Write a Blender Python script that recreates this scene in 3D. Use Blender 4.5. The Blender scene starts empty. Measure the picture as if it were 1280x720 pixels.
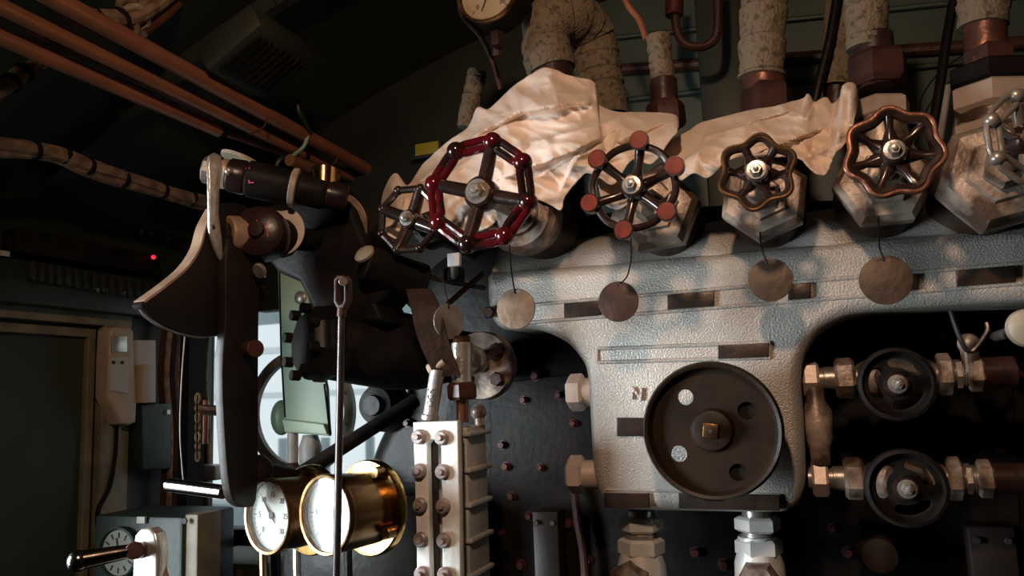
import bpy, bmesh, math, random
from mathutils import Vector, Matrix, noise
random.seed(7)
sc = bpy.context.scene
COL = sc.collection
V = Vector
PI = math.pi
# ------------------------------------------------------------------ camera
F = 988.0
CAM = V((0, 0, 1.65))
cy = V((380, -120, -F)).normalized()                 # world +Y seen from the camera
cx = V((2640, 230, F)).normalized()
cx = (cx - cy * cx.dot(cy)).normalized()
cz = cx.cross(cy)
RW = Matrix((cx, cy, cz))                            # camera -> world rotation
cam = bpy.data.cameras.new('camera'); co = bpy.data.objects.new('camera', cam); COL.objects.link(co)
co.matrix_world = Matrix.Translation(CAM) @ RW.to_4x4()
cam.sensor_width = 36; cam.lens = 36 * F / 1280; cam.clip_start = .02
sc.camera = co

def P(px, py, Y=None, X=None, Z=None):
    d = RW @ V((px - 640, 360 - py, -F))
    if Y is not None: t = (Y - CAM.y) / d.y
    elif X is not None: t = (X - CAM.x) / d.x
    else: t = (Z - CAM.z) / d.z
    return CAM + d * t

def S(n, p):                                         # size of n pixels at a point
    return n * -((RW.transposed() @ (p - CAM)).z) / F

# ------------------------------------------------------------------ materials
def mat(name, c, rough=.5, metal=0, c2=None, ns=20, bump=0, bs=60, thr=(.4, .6), coat=0, detail=6, emit=None, spec=.5):
    m = bpy.data.materials.new(name); m.use_nodes = True
    nt = m.node_tree; b = nt.nodes['Principled BSDF']
    b.inputs['Base Color'].default_value = (*c, 1); b.inputs['Roughness'].default_value = rough
    b.inputs['Metallic'].default_value = metal; b.inputs['Coat Weight'].default_value = coat
    b.inputs['Coat Roughness'].default_value = .12; b.inputs['Specular IOR Level'].default_value = spec
    tc = nt.nodes.new('ShaderNodeTexCoord')
    if c2 is not None:
        n = nt.nodes.new('ShaderNodeTexNoise'); n.inputs['Scale'].default_value = ns; n.inputs['Detail'].default_value = detail
        r = nt.nodes.new('ShaderNodeValToRGB')
        r.color_ramp.elements[0].position = thr[0]; r.color_ramp.elements[1].position = thr[1]
        r.color_ramp.elements[0].color = (*c, 1); r.color_ramp.elements[1].color = (*c2, 1)
        nt.links.new(tc.outputs['Object'], n.inputs['Vector']); nt.links.new(n.outputs['Fac'], r.inputs['Fac'])
        nt.links.new(r.outputs['Color'], b.inputs['Base Color'])
    if bump:
        n2 = nt.nodes.new('ShaderNodeTexNoise'); n2.inputs['Scale'].default_value = bs; n2.inputs['Detail'].default_value = 4
        bp = nt.nodes.new('ShaderNodeBump'); bp.inputs['Strength'].default_value = bump; bp.inputs['Distance'].default_value = .01
        nt.links.new(tc.outputs['Object'], n2.inputs['Vector']); nt.links.new(n2.outputs['Fac'], bp.inputs['Height'])
        nt.links.new(bp.outputs['Normal'], b.inputs['Normal'])
    if emit:
        b.inputs['Emission Color'].default_value = (*emit[0], 1); b.inputs['Emission Strength'].default_value = emit[1]
    return m

def glass(name):
    m = bpy.data.materials.new(name); m.use_nodes = True
    b = m.node_tree.nodes['Principled BSDF']
    b.inputs['Base Color'].default_value = (.95, .98, .97, 1); b.inputs['Roughness'].default_value = .04
    b.inputs['Transmission Weight'].default_value = 1; b.inputs['IOR'].default_value = 1.4
    return m

M = dict(
    roof=mat('dark green paint roof', (.012, .016, .010), .6, 0, (.019, .022, .014), 3, .05, 25),
    wall=mat('dark green paint wall', (.010, .015, .010), .5, 0, (.018, .022, .015), 4, .05, 30),
    front=mat('green paint front', (.024, .042, .032), .5, 0, (.032, .052, .038), 5, .04, 30),
    floor=mat('sooty steel floor', (.03, .028, .025), .7, .2, (.05, .04, .035), 12, .3, 60),
    khaki=mat('khaki painted frame', (.19, .165, .105), .5, 0, (.13, .11, .07), 14, .1, 60),
    panel=mat('dark shutter panel', (.022, .033, .023), .55, 0, (.030, .040, .028), 3),
    silver=mat('silver paint on casting', (.44, .41, .37), .46, .35, (.27, .255, .235), 7, .30, 330, (.42, .72)),
    silver2=mat('silver paint smooth', (.55, .53, .50), .3, .6, (.38, .35, .32), 14, .2, 90),
    bonnet=mat('dirty silver bonnet', (.46, .37, .30), .42, .3, (.085, .052, .036), 22, .10, 160, (.36, .58)),
    white=mat('white enamel body', (.72, .72, .68), .4, 0, (.55, .54, .50), 22, .15, 90, (.5, .8)),
    greyp=mat('grey paint side', (.38, .37, .34), .45, 0, (.28, .27, .25), 15, .1, 80),
    black=mat('black oily paint', (.006, .0055, .0055), .36, 0, (.011, .010, .009), 8, .12, 40, spec=.09),
    black2=mat('matt black iron', (.0065, .006, .006), .5, 0, (.013, .010, .009), 18, .12, 80, spec=.08),
    brown=mat('brown oiled iron and neck shade', (.024, .015, .011), .38, 0, (.040, .022, .014), 14, .08, 90, spec=.25),
    rust=mat('rust brown paint', (.060, .025, .019), .4, 0, (.028, .013, .011), 16, .1, 80, spec=.3),
    oxide=mat('red oxide bolt', (.085, .022, .018), .45, 0, (.035, .012, .011), 90, spec=.3),
    copper=mat('painted copper pipe', (.33, .125, .073), .30, .15, (.25, .10, .058), 9, .06, 60),
    copper2=mat('dull copper', (.26, .10, .055), .35, .6, (.14, .06, .04), 12, .15, 60),
    brass=mat('polished brass', (.50, .31, .11), .20, 1, (.45, .27, .09), 10, .05, 60),
    brassd=mat('tarnished brass', (.30, .175, .075), .32, .9, (.14, .075, .033), 20, .08, 70),
    bronze=mat('bronze edge', (.55, .36, .22), .28, .9, (.40, .25, .15), 18, .1, 60),
    tag=mat('brass tag', (.19, .125, .078), .5, .35, (.13, .08, .048), 45, .1, 80),
    tagd=mat('dark tag', (.038, .018, .012), .45, .3, (.060, .028, .017), 35, .1, 80),
    red=mat('glossy dark red paint', (.085, .005, .008), .14, .1, (.018, .008, .008), 20, .05, 50, (.47, .55), coat=.7),
    redcap=mat('orange red cap paint', (.19, .022, .012), .5, 0, (.12, .014, .009), 60, spec=.25),
    wheel=mat('dark bronze wheel', (.022, .013, .011), .24, .3, (.045, .024, .018), 30, .06, 60, coat=.3),
    steel=mat('bright steel', (.62, .59, .55), .28, .7, (.45, .42, .38), 25, .08, 60),
    steeld=mat('worn steel', (.38, .35, .32), .34, .6, (.26, .22, .19), 25, .1, 60),
    darksteel=mat('dark oiled steel', (.07, .06, .057), .32, .6, (.045, .037, .034), 25, .05, 60),
    brasscase=mat('oiled brass case', (.17, .095, .035), .26, .85, (.12, .065, .025), 9, .03, 60),
    nut=mat('grey pink nut', (.40, .335, .315), .38, .35, (.27, .215, .20), 60, .08, 90),
    blade=mat('near black oiled iron', (.011, .008, .007), .42, 0, (.017, .012, .010), 9, .05, 60, spec=.18),
    edge=mat('worn bronze edge', (.52, .36, .25), .42, .45, (.38, .25, .17), 25, .08, 80),
    chrome=mat('dulled chrome', (.36, .32, .30), .16, 1, (.26, .23, .21), 12, .03, 60),
    pale=mat('pale silver hex nut', (.58, .47, .41), .42, .25, (.40, .30, .25), 16, .06, 90, (.45, .75)),
    tagm=mat('mid brown tag', (.085, .050, .028), .5, .3, (.055, .032, .020), 35, .1, 80),
    darkpanel=mat('very dark green panel', (.006, .008, .005), .6, 0, (.010, .012, .008), 6),
    dimdial=mat('dull grey dial', (.22, .23, .19), .6, 0, (.16, .17, .14), 12),  # dull grey-green dial face colour
    joint=mat('dark purplish oiled iron', (.016, .008, .009), .3, 0, (.024, .012, .012), 12, .06, 80, spec=.3),
    palew=mat('hex nut lightened for daylight', (.66, .64, .61), .4, .2, (.48, .45, .42), 16, .06, 90, (.45, .75)),  # daylight on the lower fittings put into this lighter nut colour
    discm=mat('dark brown iron disc', (.017, .010, .007), .42, 0, (.026, .015, .010), 12, .08, 70, spec=.16),
    cream=mat('cream paint', (.42, .35, .27), .5, 0, (.26, .21, .15), 18),
    cloth=mat('off white cotton', (.82, .68, .58), .9, 0, (.74, .58, .47), 9, .12, 260, (.4, .75)),
    cloth2=mat('stained cotton', (.74, .60, .50), .9, 0, (.58, .40, .26), 9, .2, 260, (.52, .78)),
    lag=mat('dusty pipe lagging', (.175, .135, .09), .95, 0, (.075, .053, .032), 90, .6, 190, (.52, .66)),
    rope=mat('wrapped cable', (.26, .17, .11), .7, 0, (.13, .08, .055), 40, .3, 120),
    green=mat('pale green enamel', (.32, .44, .30), .4, 0, (.28, .39, .26), 9),
    greenb=mat('green instrument box', (.009, .021, .015), .5, 0, (.014, .029, .020), 9, .1, 60),
    plastic=mat('beige plastic', (.40, .32, .24), .45, 0, (.34, .27, .20), 12),
    plasticw=mat('grey white plastic', (.42, .40, .38), .5),
    face=mat('gauge dial face', (.86, .84, .78), .5),
    facey=mat('yellowed dial face', (.66, .50, .34), .5, 0, (.55, .40, .26), 12),
    ink=mat('black ink', (.02, .02, .02), .6),
    plate=mat('dark name plate', (.030, .022, .018), .35, .4, (.060, .035, .024), 30, .1, 60),
    chalk=mat('pink chalk', (.60, .06, .14), .8),
    yellow=mat('yellow sign', (.36, .31, .03), .5),
    glass=glass('clear glass'),
    leather=mat('dark leather strap', (.036, .021, .015), .6, 0, (.022, .013, .010), 30, .2, 80, spec=.15),
    wood=mat('tan wood beam', (.42, .27, .16), .6, 0, (.30, .18, .10), 14, .2, 60),
    shed=mat('pale shed cladding', (.34, .39, .40), .7, 0, (.26, .31, .32), 2),
    shedw=mat('white painted steel', (.86, .88, .88), .6),
    led=mat('red indicator', (.5, .02, .03), .3, emit=((1, .03, .06), 1.2)),
    diffuser=mat('lamp diffuser', (.9, .8, .6), .4, emit=((1, .74, .5), 6)),
)

# ------------------------------------------------------------------ mesh helpers
def frame(p, d, up=None):
    d = V(d).normalized()
    up = V(up) if up else (V((0, 0, 1)) if abs(d.z) < .95 else V((0, 1, 0)))
    x = up.cross(d).normalized(); y = d.cross(x)
    m = Matrix((x, y, d)).transposed().to_4x4(); m.translation = p
    return m

I4 = Matrix.Identity(4)
class MB:
    def __init__(s): s.v = []; s.f = []
    def add(s, vs, fs, m=None):
        n = len(s.v)
        s.v += [(m @ V(v)) if m else V(v) for v in vs]
        s.f += [tuple(i + n for i in f) for f in fs]
        return s
    def lathe(s, prof, seg=32, m=None, ph=0.0):
        vs = []; rings = []
        for r, z in prof:
            if r < 1e-7: rings.append([len(vs)]); vs.append((0, 0, z))
            else:
                rings.append(list(range(len(vs), len(vs) + seg)))
                vs += [(r * math.cos(ph + 2 * PI * k / seg), r * math.sin(ph + 2 * PI * k / seg), z) for k in range(seg)]
        fs = []
        for a, b in zip(rings, rings[1:]):
            for k in range(seg):
                k2 = (k + 1) % seg
                if len(a) == 1 and len(b) == 1: break
                if len(a) == 1: fs.append((a[0], b[k2], b[k]))
                elif len(b) == 1: fs.append((a[k], a[k2], b[0]))
                else: fs.append((a[k], a[k2], b[k2], b[k]))
        return s.add(vs, fs, m)
    def cyl(s, p0, p1, r, r1=None, seg=24, ch=.08):
        p0 = V(p0); p1 = V(p1); h = (p1 - p0).length; r1 = r if r1 is None else r1
        c = min(ch * r, h * .3); c1 = min(ch * r1, h * .3)
        return s.lathe([(0, 0), (r - c, 0), (r, c), (r1, h - c1), (r1 - c1, h), (0, h)], seg, frame(p0, p1 - p0))
    def hexn(s, p0, p1, R, ph=0, seg=6):
        p0 = V(p0); p1 = V(p1); h = (p1 - p0).length
        return s.lathe([(0, 0), (R * .84, 0), (R, h * .16), (R, h * .84), (R * .84, h), (0, h)], seg, frame(p0, p1 - p0), ph)
    def sph(s, c, r, m=None, sc_=(1, 1, 1), seg=20):
        n = 10
        pr = [(r * math.sin(PI * i / n), -r * math.cos(PI * i / n)) for i in range(n + 1)]
        pr[0] = (0, -r); pr[-1] = (0, r)
        mm = Matrix.Translation(V(c)) @ Matrix.Diagonal((*sc_, 1))
        return s.lathe(pr, seg, (m @ mm) if m else mm)
    def tube(s, pts, r, seg=12, closed=False, cap=True):
        pts = [V(p) for p in pts]; n = len(pts)
        rs = r if isinstance(r, (list, tuple)) else [r] * n
        T = []
        for i in range(n):
            a = pts[(i - 1) % n] if (closed or i > 0) else pts[i]
            b = pts[(i + 1) % n] if (closed or i < n - 1) else pts[i]
            T.append((b - a).normalized())
        up = V((0, 0, 1)) if abs(T[0].z) < .9 else V((0, 1, 0))
        x = up.cross(T[0]).normalized(); vs = []
        for i in range(n):
            x = (x - T[i] * x.dot(T[i])).normalized(); y = T[i].cross(x)
            vs += [pts[i] + (x * math.cos(2 * PI * k / seg) + y * math.sin(2 * PI * k / seg)) * rs[i] for k in range(seg)]
        fs = []
        for i in range(n if closed else n - 1):
            j = (i + 1) % n
            for k in range(seg):
                k2 = (k + 1) % seg
                fs.append((i * seg + k, i * seg + k2, j * seg + k2, j * seg + k))
        if cap and not closed:
            fs.append(tuple(range(seg - 1, -1, -1))); fs.append(tuple((n - 1) * seg + k for k in range(seg)))
        return s.add(vs, fs)
    def box(s, c, size, m=None, bev=0.0, seg=2):
        bm = bmesh.new(); bmesh.ops.create_cube(bm, size=1)
        for v in bm.verts: v.co = V((v.co.x * size[0], v.co.y * size[1], v.co.z * size[2]))
        if bev: bmesh.ops.bevel(bm, geom=bm.edges[:], offset=bev, segments=seg, affect='EDGES', profile=.5)
        bm.verts.ensure_lookup_table()
        mm = Matrix.Translation(V(c)); mm = (m @ mm) if m else mm
        s.add([v.co.copy() for v in bm.verts], [[v.index for v in f.verts] for f in bm.faces], mm); bm.free()
        return s
    def plate(s, loops, t, m=None, bev=0.0, res=2):
        """filled outline (first loop) with holes, thickness t along +-z, in the xy plane"""
        cu = bpy.data.curves.new('c', 'CURVE'); cu.dimensions = '2D'; cu.fill_mode = 'BOTH'
        cu.extrude = max(t / 2 - bev, .0001); cu.bevel_depth = bev; cu.bevel_resolution = res; cu.offset = -bev
        for lp in loops:
            sp = cu.splines.new('POLY'); sp.points.add(len(lp) - 1); sp.use_cyclic_u = True
            for p_, q in zip(sp.points, lp): p_.co = (q[0], q[1], 0, 1)
        ob = bpy.data.objects.new('c', cu); me = bpy.data.meshes.new_from_object(ob)
        s.add([v.co.copy() for v in me.vertices], [list(p_.vertices) for p_ in me.polygons], m)
        bpy.data.meshes.remove(me); bpy.data.objects.remove(ob); bpy.data.curves.remove(cu)
        return s
    def text(s, body, size, m, depth=.001, bev=0):
        cu = bpy.data.curves.new('t', 'FONT'); cu.body = body; cu.size = size; cu.extrude = depth; cu.bevel_depth = bev
        cu.align_x = 'CENTER'; cu.align_y = 'CENTER'
        ob = bpy.data.objects.new('t', cu); me = bpy.data.meshes.new_from_object(ob)
        s.add([v.co.copy() for v in me.vertices], [list(p_.vertices) for p_ in me.polygons], m)
        bpy.data.meshes.remove(me); bpy.data.objects.remove(ob); bpy.data.curves.remove(cu)
        return s
    def build(s, name, material, parent=None, ang=35, merge=True, origin=True):
        me = bpy.data.meshes.new(name)
        vs = s.v
        loc = V((0, 0, 0))
        if parent is None and origin:
            lo = V([min(v[i] for v in vs) for i in range(3)]); hi = V([max(v[i] for v in vs) for i in range(3)])
            loc = V(((lo.x + hi.x) / 2, (lo.y + hi.y) / 2, lo.z))
            vs = [v - loc for v in vs]
        elif parent is not None:
            inv = RM[parent.name].inverted(); vs = [inv @ v for v in vs]
        me.from_pydata([tuple(v) for v in vs], [], s.f)
        bm = bmesh.new(); bm.from_mesh(me)
        if merge: bmesh.ops.remove_doubles(bm, verts=bm.verts, dist=1e-6)
        bmesh.ops.recalc_face_normals(bm, faces=bm.faces); bm.to_mesh(me); bm.free()
        for p_ in me.polygons: p_.use_smooth = True
        me.set_sharp_from_angle(angle=math.radians(ang))
        me.materials.append(M[material] if isinstance(material, str) else material)
        o = bpy.data.objects.new(name, me); COL.objects.link(o)
        if parent is None: o.location = loc; RM[o.name] = Matrix.Translation(loc)
        else: o.parent = parent; RM[o.name] = RM[parent.name]
        return o
RM = {}
def tag(o, label, cat, group=None, kind=None):
    o['label'] = label; o['category'] = cat
    if group: o['group'] = group
    if kind: o['kind'] = kind
    return o
def thing(name, label, cat, loc, group=None):
    o = bpy.data.objects.new(name, None); COL.objects.link(o); o.location = loc; o.empty_display_size = .02
    RM[o.name] = Matrix.Translation(V(loc))
    return tag(o, label, cat, group)
def struct(o): o['kind'] = 'structure'; return o
def smoothpath(pts, n=8, closed=False):
    pts = [V(p) for p in pts]; out = []; m = len(pts)
    for i in range(m if closed else m - 1):
        p0 = pts[(i - 1) % m] if (closed or i > 0) else pts[i]; p1 = pts[i]; p2 = pts[(i + 1) % m]
        p3 = pts[(i + 2) % m] if (closed or i + 2 < m) else p2
        for k in range(n):
            t = k / n
            out.append(.5 * ((2 * p1) + (p2 - p0) * t + (2 * p0 - 5 * p1 + 4 * p2 - p3) * t * t + (3 * p1 - p0 - 3 * p2 + p3) * t ** 3))
    if not closed: out.append(pts[-1])
    return out
ROTX = Matrix.Rotation(PI / 2, 4, 'X')               # local z looks out of the boiler towards -Y
def at(p): return Matrix.Translation(V(p)) @ ROTX
def xz(px, py, Y): q = P(px, py, Y=Y); return (q.x, q.z)

# ------------------------------------------------------------------ the cab
XL, XR, YF, YB = -1.72, 1.5, 1.88, -1.6
ZE, ZC = 2.16, .50
def roofz(x): return ZE + ZC * (1 - ((x + .11) / 1.61) ** 2)
N = 40
xs = [XL + (XR - XL) * i / N for i in range(N + 1)]
mb = MB()
vs = [(x, y, max(ZE, roofz(x)) + dz) for dz in (0, .03) for y in (YB, YF) for x in xs]
n1 = N + 1; fs = []
for i in range(N):
    fs += [(i, i + 1, n1 + i + 1, n1 + i), (2 * n1 + i, 2 * n1 + i + 1, 3 * n1 + i + 1, 3 * n1 + i)]
mb.add(vs, fs); struct(mb.build('ceiling', 'roof'))
struct(MB().box(((XL + XR) / 2, (YB + YF) / 2, -.03), (XR - XL + .2, YF - YB + .2, .06)).build('floor', 'floor'))
# left wall, with the shuttered opening in view and an open side window behind
MYZ = Matrix(((0, 0, 1, 0), (1, 0, 0, 0), (0, 1, 0, 0), (0, 0, 0, 1)))   # plate xy -> world YZ
q0 = P(122, 408, X=XL); WY1 = q0.y; WZ1 = q0.z
WY0 = 1.06
mb = MB().plate([[(YB, 0), (YF, 0), (YF, ZE), (YB, ZE)], [(.06, 1.0), (.97, 1.0), (.97, 1.98), (.06, 1.98)], [(WY0, .55), (WY1, .55), (WY1, WZ1), (WY0, WZ1)]], .04, Matrix.Translation((XL - .02, 0, 0)) @ MYZ)
struct(mb.build('wall_left', 'wall', ang=20))
struct(MB().box((XR + .02, (YB + YF) / 2, 1.2), (.04, YF - YB, 2.7)).build('wall_right', 'wall'))
struct(MB().box(((XL + XR) / 2, YB - .02, 1.35), (XR - XL + .1, .04, 2.8)).build('wall_back', 'wall'))
# front wall with the look-out opening
a = P(258, 388, Y=YF); b_ = P(520, 388, Y=YF); c_ = P(300, 660, Y=YF)
top = [(x, max(ZE, roofz(x))) for x in reversed(xs)]
WX0, WX1, FZ1, FZ0 = a.x, b_.x, a.z, c_.z
k = .05
hole = [(WX0 + k, FZ0), (WX1 - k, FZ0), (WX1, FZ0 + k), (WX1, FZ1 - k), (WX1 - k, FZ1), (WX0 + k, FZ1), (WX0, FZ1 - k), (WX0, FZ0 + k)]
mb = MB().plate([[(XL, 0), (XR, 0)] + top, hole], .04, at((0, YF + .02, 0)))
struct(mb.build('wall_front', 'front', ang=20))
w = struct(MB().plate([[(x * 1.0, z) for x, z in hole]], .006, at((0, YF + .03, 0))).build('window_1', 'glass'))
fr = MB().plate([[(WX0 - .03, FZ0 - .03), (WX1 + .03, FZ0 - .03), (WX1 + .03, FZ1 + .03), (WX0 - .03, FZ1 + .03)], hole], .03, at((0, YF - .012, 0)), .004)
struct(fr.build('window_frame', 'black2', w))
# clear-view ring in the window
rc = P(376, 515, Y=YF - .03); rr = S(78, rc)
struct(MB().lathe([(rr - .028, -.008), (rr, -.008), (rr, .008), (rr - .012, .014), (rr - .028, .008), (rr - .028, -.008)], 64, at(rc)).build('ring_frame', 'cream', w))
rb = MB()
for i in range(12):
    q = V(rc) + V((math.cos(i * PI / 6 + .3) * (rr - .013), -.016, math.sin(i * PI / 6 + .3) * (rr - .013))); rb.sph(q, .004)
struct(rb.build('ring_screw', 'steeld', w))
# wooden beams above window
for i, (y0, y1, col) in enumerate(((349, 368, 'wood'), (374, 389, 'wood'))):
    p0 = P(250, (y0 + y1) / 2 + 3, Y=YF - .03); h = S(y1 - y0, p0)
    struct(MB().box(((WX0 + WX1) / 2, YF - .03, p0.z), (WX1 - WX0 + .15, .045, h), bev=.004).build('trim_%d' % (i + 1), col))
# front wall ribs seen behind the pipes
for i, (ya, yb, r_) in enumerate(((122, 84, .007), (42, 10, .006), (185, 150, .008))):
    p0 = P(700, ya + 12, Y=YF - .01); p1 = P(1300, yb - 18, Y=YF - .01)
    struct(MB().tube([p0, p1], r_, 8).build('trim_%d' % (i + 3), 'front'))
p0 = P(760, 88, Y=YF - .015); p1 = P(1300, 52, Y=YF - .015)
struct(MB().tube([p0, p1], .014, 10).build('trim_6', 'rust'))
# dark post in front of the front wall
q = P(903, 60, Y=YF - .06)
struct(MB().box((q.x, YF - .06, 2.2), (S(56, q), .09, 1.0), bev=.006).build('trim_7', 'wall'))
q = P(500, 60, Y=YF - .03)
struct(MB().box((q.x, YF - .03, 2.27), (S(420, q), .05, .72), bev=.006).build('trim_8', 'darkpanel'))  # near-black panel covers the left part of the front wall
# roof frame hoops
for i, y in enumerate((.62, 1.3)):
    pts = [(x, y, roofz(x) - .012) for x in xs[1:-1]]
    mb = MB(); 
    for a_, b2 in zip(pts, pts[1:]):
        a_ = V(a_); b2 = V(b2); d = (b2 - a_)
        mb.box((0, 0, d.length / 2), (.05, .025, d.length * 1.02), frame(a_, d, (0, 1, 0)))
    struct(mb.build('trim_%d' % (9 + i), 'roof'))
# eave ledge and dark slot on the left wall
e0 = P(20, 330, X=XL + .03); e1 = P(212, 372, X=XL + .03)
struct(MB().box((XL + .035, 1.15, (e0.z + e1.z) / 2 - .03), (.07, 1.4, .10), bev=.006).build('trim_11', 'wall'))
sl = thing('louvre_vent', 'dark slotted vent strip along the cab side above the shutter', 'vent', (XL + .07, 1.15, e0.z - .05))
mb = MB()
for i in range(15):
    q = P(40 + i * 11, 338 + i * 2.0, X=XL + .085); mb.box(q, (.012, .012, .045), Matrix.Identity(4), .002)
mb.build('slat', 'greyp' if False else 'wall', sl)
MB().box(P(110, 318, X=XL + .05), (.05, .42, .055), bev=.004).build('housing', 'black2', sl)
# small clutter on the eave
q = P(190, 322, X=XL + .074)
t = thing('indicator_lamp', 'small red glowing indicator lamp on the left cab side', 'indicator lamp', q)
MB().lathe([(0, 0), (.010, 0), (.011, .006), (0, .006)], 16, frame(q, (1, -.4, 0))).build('bezel', 'black2', t)
MB().sph(V(q) + V((.008, -.003, 0)), .006).build('lens', 'led', t)
q = P(6, 317, X=XL + .077)
tag(MB().box(q, (.004, .022, .012), bev=.001).build('paper_label', 'plasticw'), 'tiny white label stuck on the left cab side', 'label')
mb_pts = [(176, 289), (188, 292), (209, 297), (122, 363), (136, 364), (157, 367)]
for i, (px, py) in enumerate(mb_pts):
    q = P(px, py, X=XL + (.075 if py > 330 else .035))
    tag(MB().lathe([(0, 0), (.007, 0), (.006, .004), (.003, .006), (0, .006)], 12, frame(q, (1, 0, 0))).build('rivet', 'steeld'),
        ('steel rivet above the red indicator lamp on the dark cab side' if py < 330 else 'steel rivet below the slotted vent, above the khaki frame'), 'rivet',
        'rivets above the red lamp' if py < 330 else 'rivets above the khaki frame')
# shuttered window: khaki frame, inner bead, panel
w2 = MB().box((XL - .02, (WY0 + WY1) / 2, (.55 + WZ1) / 2), (.02, WY1 - WY0, WZ1 - .55)).build('window_2', 'panel'); struct(w2)
f0, f1 = .055, .0
oy1 = P(157, 500, X=XL + .01).y
oz1 = P(60, 378, X=XL + .01).z
struct(MB().plate([[(WY0 - .08, .47), (oy1, .47), (oy1, oz1), (WY0 - .08, oz1)], [(WY0, .55), (WY1, .55), (WY1, WZ1), (WY0, WZ1)]], .03, Matrix.Translation((XL + .012, 0, 0)) @ MYZ, .005).build('window_frame', 'khaki', w2))
struct(MB().plate([[(WY0, .56), (WY1 - .008, .56), (WY1 - .008, WZ1 - .008), (WY0, WZ1 - .008)], [(WY0 + .02, .58), (WY1 - .03, .58), (WY1 - .03, WZ1 - .03), (WY0 + .02, WZ1 - .03)]], .02, Matrix.Translation((XL - .004, 0, 0)) @ MYZ, .003).build('bead', 'khaki', w2))

# ------------------------------------------------------------------ outside
sh = thing('station_shed', 'pale grey clad station shed seen bright through the lookout window', 'building', (-3.6, 5.6, 0))
MB().box((-3.8, 5.7, 2.62), (5, .1, .55)).build('fascia', 'shed', sh)
MB().box((-3.8, 5.74, .55), (5, .1, .5)).build('plinth', 'shed', sh)
mb = MB()
for z in (2.1, 1.72, 2.95): mb.box((-3.8, 5.6, z), (5, .08, .05))
mb.build('rail', 'shedw', sh)
for i in range(8):
    MB().box((-5.9 + i * .42, 5.62, 1.05), (.05, .06, .62)).build('baluster', 'shed', sh)
tag(MB().box((-3, 7, -.1), (30, 10, .1)).build('ground', 'shed'), 'pale ground outside below the lookout window', 'ground', kind='structure')

# ------------------------------------------------------------------ boiler backhead
YBH = 1.50
t = thing('boiler_backhead', 'huge black boiler end plate studded with red-brown stay bolts', 'boiler', (0.05, YBH, 0))
lo = [xz(x, y, YBH) for x, y in ((452, 760), (446, 690), (447, 640), (455, 580), (470, 540), (492, 505), (506, 460), (514, 400), (528, 335), (600, 295), (760, 260), (1290, 240), (1420, 300), (1450, 760))]
lo = [(p.x, p.y) for p in smoothpath([V((a, b, 0)) for a, b in lo], 6)]
lo = [(lo[0][0], .005)] + lo + [(lo[-1][0], .005)]
MB().plate([lo], .36, at((0, YBH + .18, 0)), .05, 6).build('end_plate', 'black', t)
# lap seam plate, and left wrapper
lo = [xz(x, y, YBH) for x, y in ((614, 480), (1260, 400), (1280, 760), (618, 760))]
MB().plate([lo], .012, at((0, YBH - .004, 0)), .003).build('lap_plate', 'black2', t)
bolts = [(510, 529), (628, 556), (633, 583), (676, 584), (717, 529), (627, 665), (662, 645), (699, 494), (712, 655), (692, 690), (652, 706),
         (670, 470), (655, 500), (640, 620), (705, 690), (1060, 690), (1150, 700), (1040, 660), (1090, 545), (1200, 545), (1250, 560), (1040, 420), (1180, 420), (735, 700), (870, 690), (905, 705), (482, 508), (480, 600)]
for px, py in bolts:
    q = P(px, py, Y=YBH - .009)
    r = .0062 + random.random() * .0025
    b = MB().hexn(q, q + V((0, -.012, 0)), r, random.random())
    b.lathe([(0, 0), (r * 1.35, 0), (r * 1.3, .003), (0, .003)], 16, at(q))
    o = b.build('stay_bolt', 'oxide' if px > 500 else 'black2', t)
# firebox rounded shoulder at left (washout plug bosses)
for px, py, r in ((482, 506, 26), (470, 600, 14)):
    q = P(px, py, Y=YBH - .01); rr_ = S(r, q)
    mb = MB().lathe([(rr_ * 1.3, 0), (rr_ * 1.05, .012), (rr_, .03), (rr_ * .85, .045), (rr_ * .5, .048), (rr_ * .45, .06), (0, .06)], 32, at(q))
    mb.build('washout_plug', 'black', t)
# brackets at the bottom
for px, py, w_, lab in ((686, 637, 33, 'dark brown steel bracket bolted low on the boiler left of the silver casting'), (1234, 655, 52, 'dark brown steel bracket bolted low on the boiler at far right')):
    q = P(px, py, Y=YBH - .04); ww = S(w_, q)
    t = thing('bracket', lab, 'bracket', q)
    MB().box(V(q) + V((0, 0, -.16)), (ww, .05, .32), bev=.004).build('strap', 'blade', t)
    for sx in (-.32, .32):
        b = V(q) + V((ww * sx, -.025, -.02)); MB().cyl(b, b + V((0, -.008, 0)), .005).build('bolt', 'darksteel', t)

# ------------------------------------------------------------------ silver manifold
YM = 1.25
t = thing('manifold_casting', 'large silver painted steam manifold casting with dark name plates', 'manifold', V(P(870, 640, Y=YM)))
MANI = t
outl = [(606, 345), (607, 372), (611, 396), (622, 409), (640, 412), (667, 411), (700, 424), (720, 443), (731, 466), (735, 520), (738, 575), (743, 608), (753, 628), (772, 638),
        (870, 641), (965, 642), (988, 638), (1002, 622), (1007, 590), (1004, 520), (1001, 470), (1006, 442), (1022, 416), (1050, 398), (1090, 388), (1200, 380), (1400, 362), (1400, 270), (1000, 308), (700, 336)]
sp = smoothpath([V((*xz(x, y, YM), 0)) for x, y in outl[:28]], 4)
lo = [(p.x, p.y) for p in sp] + [xz(1400, 270, YM), xz(1000, 306, YM), xz(700, 333, YM), xz(612, 338, YM)]
TH = .15
mb = MB().plate([lo], TH, at((0, YM + TH / 2, 0)), .02, 4)
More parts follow.
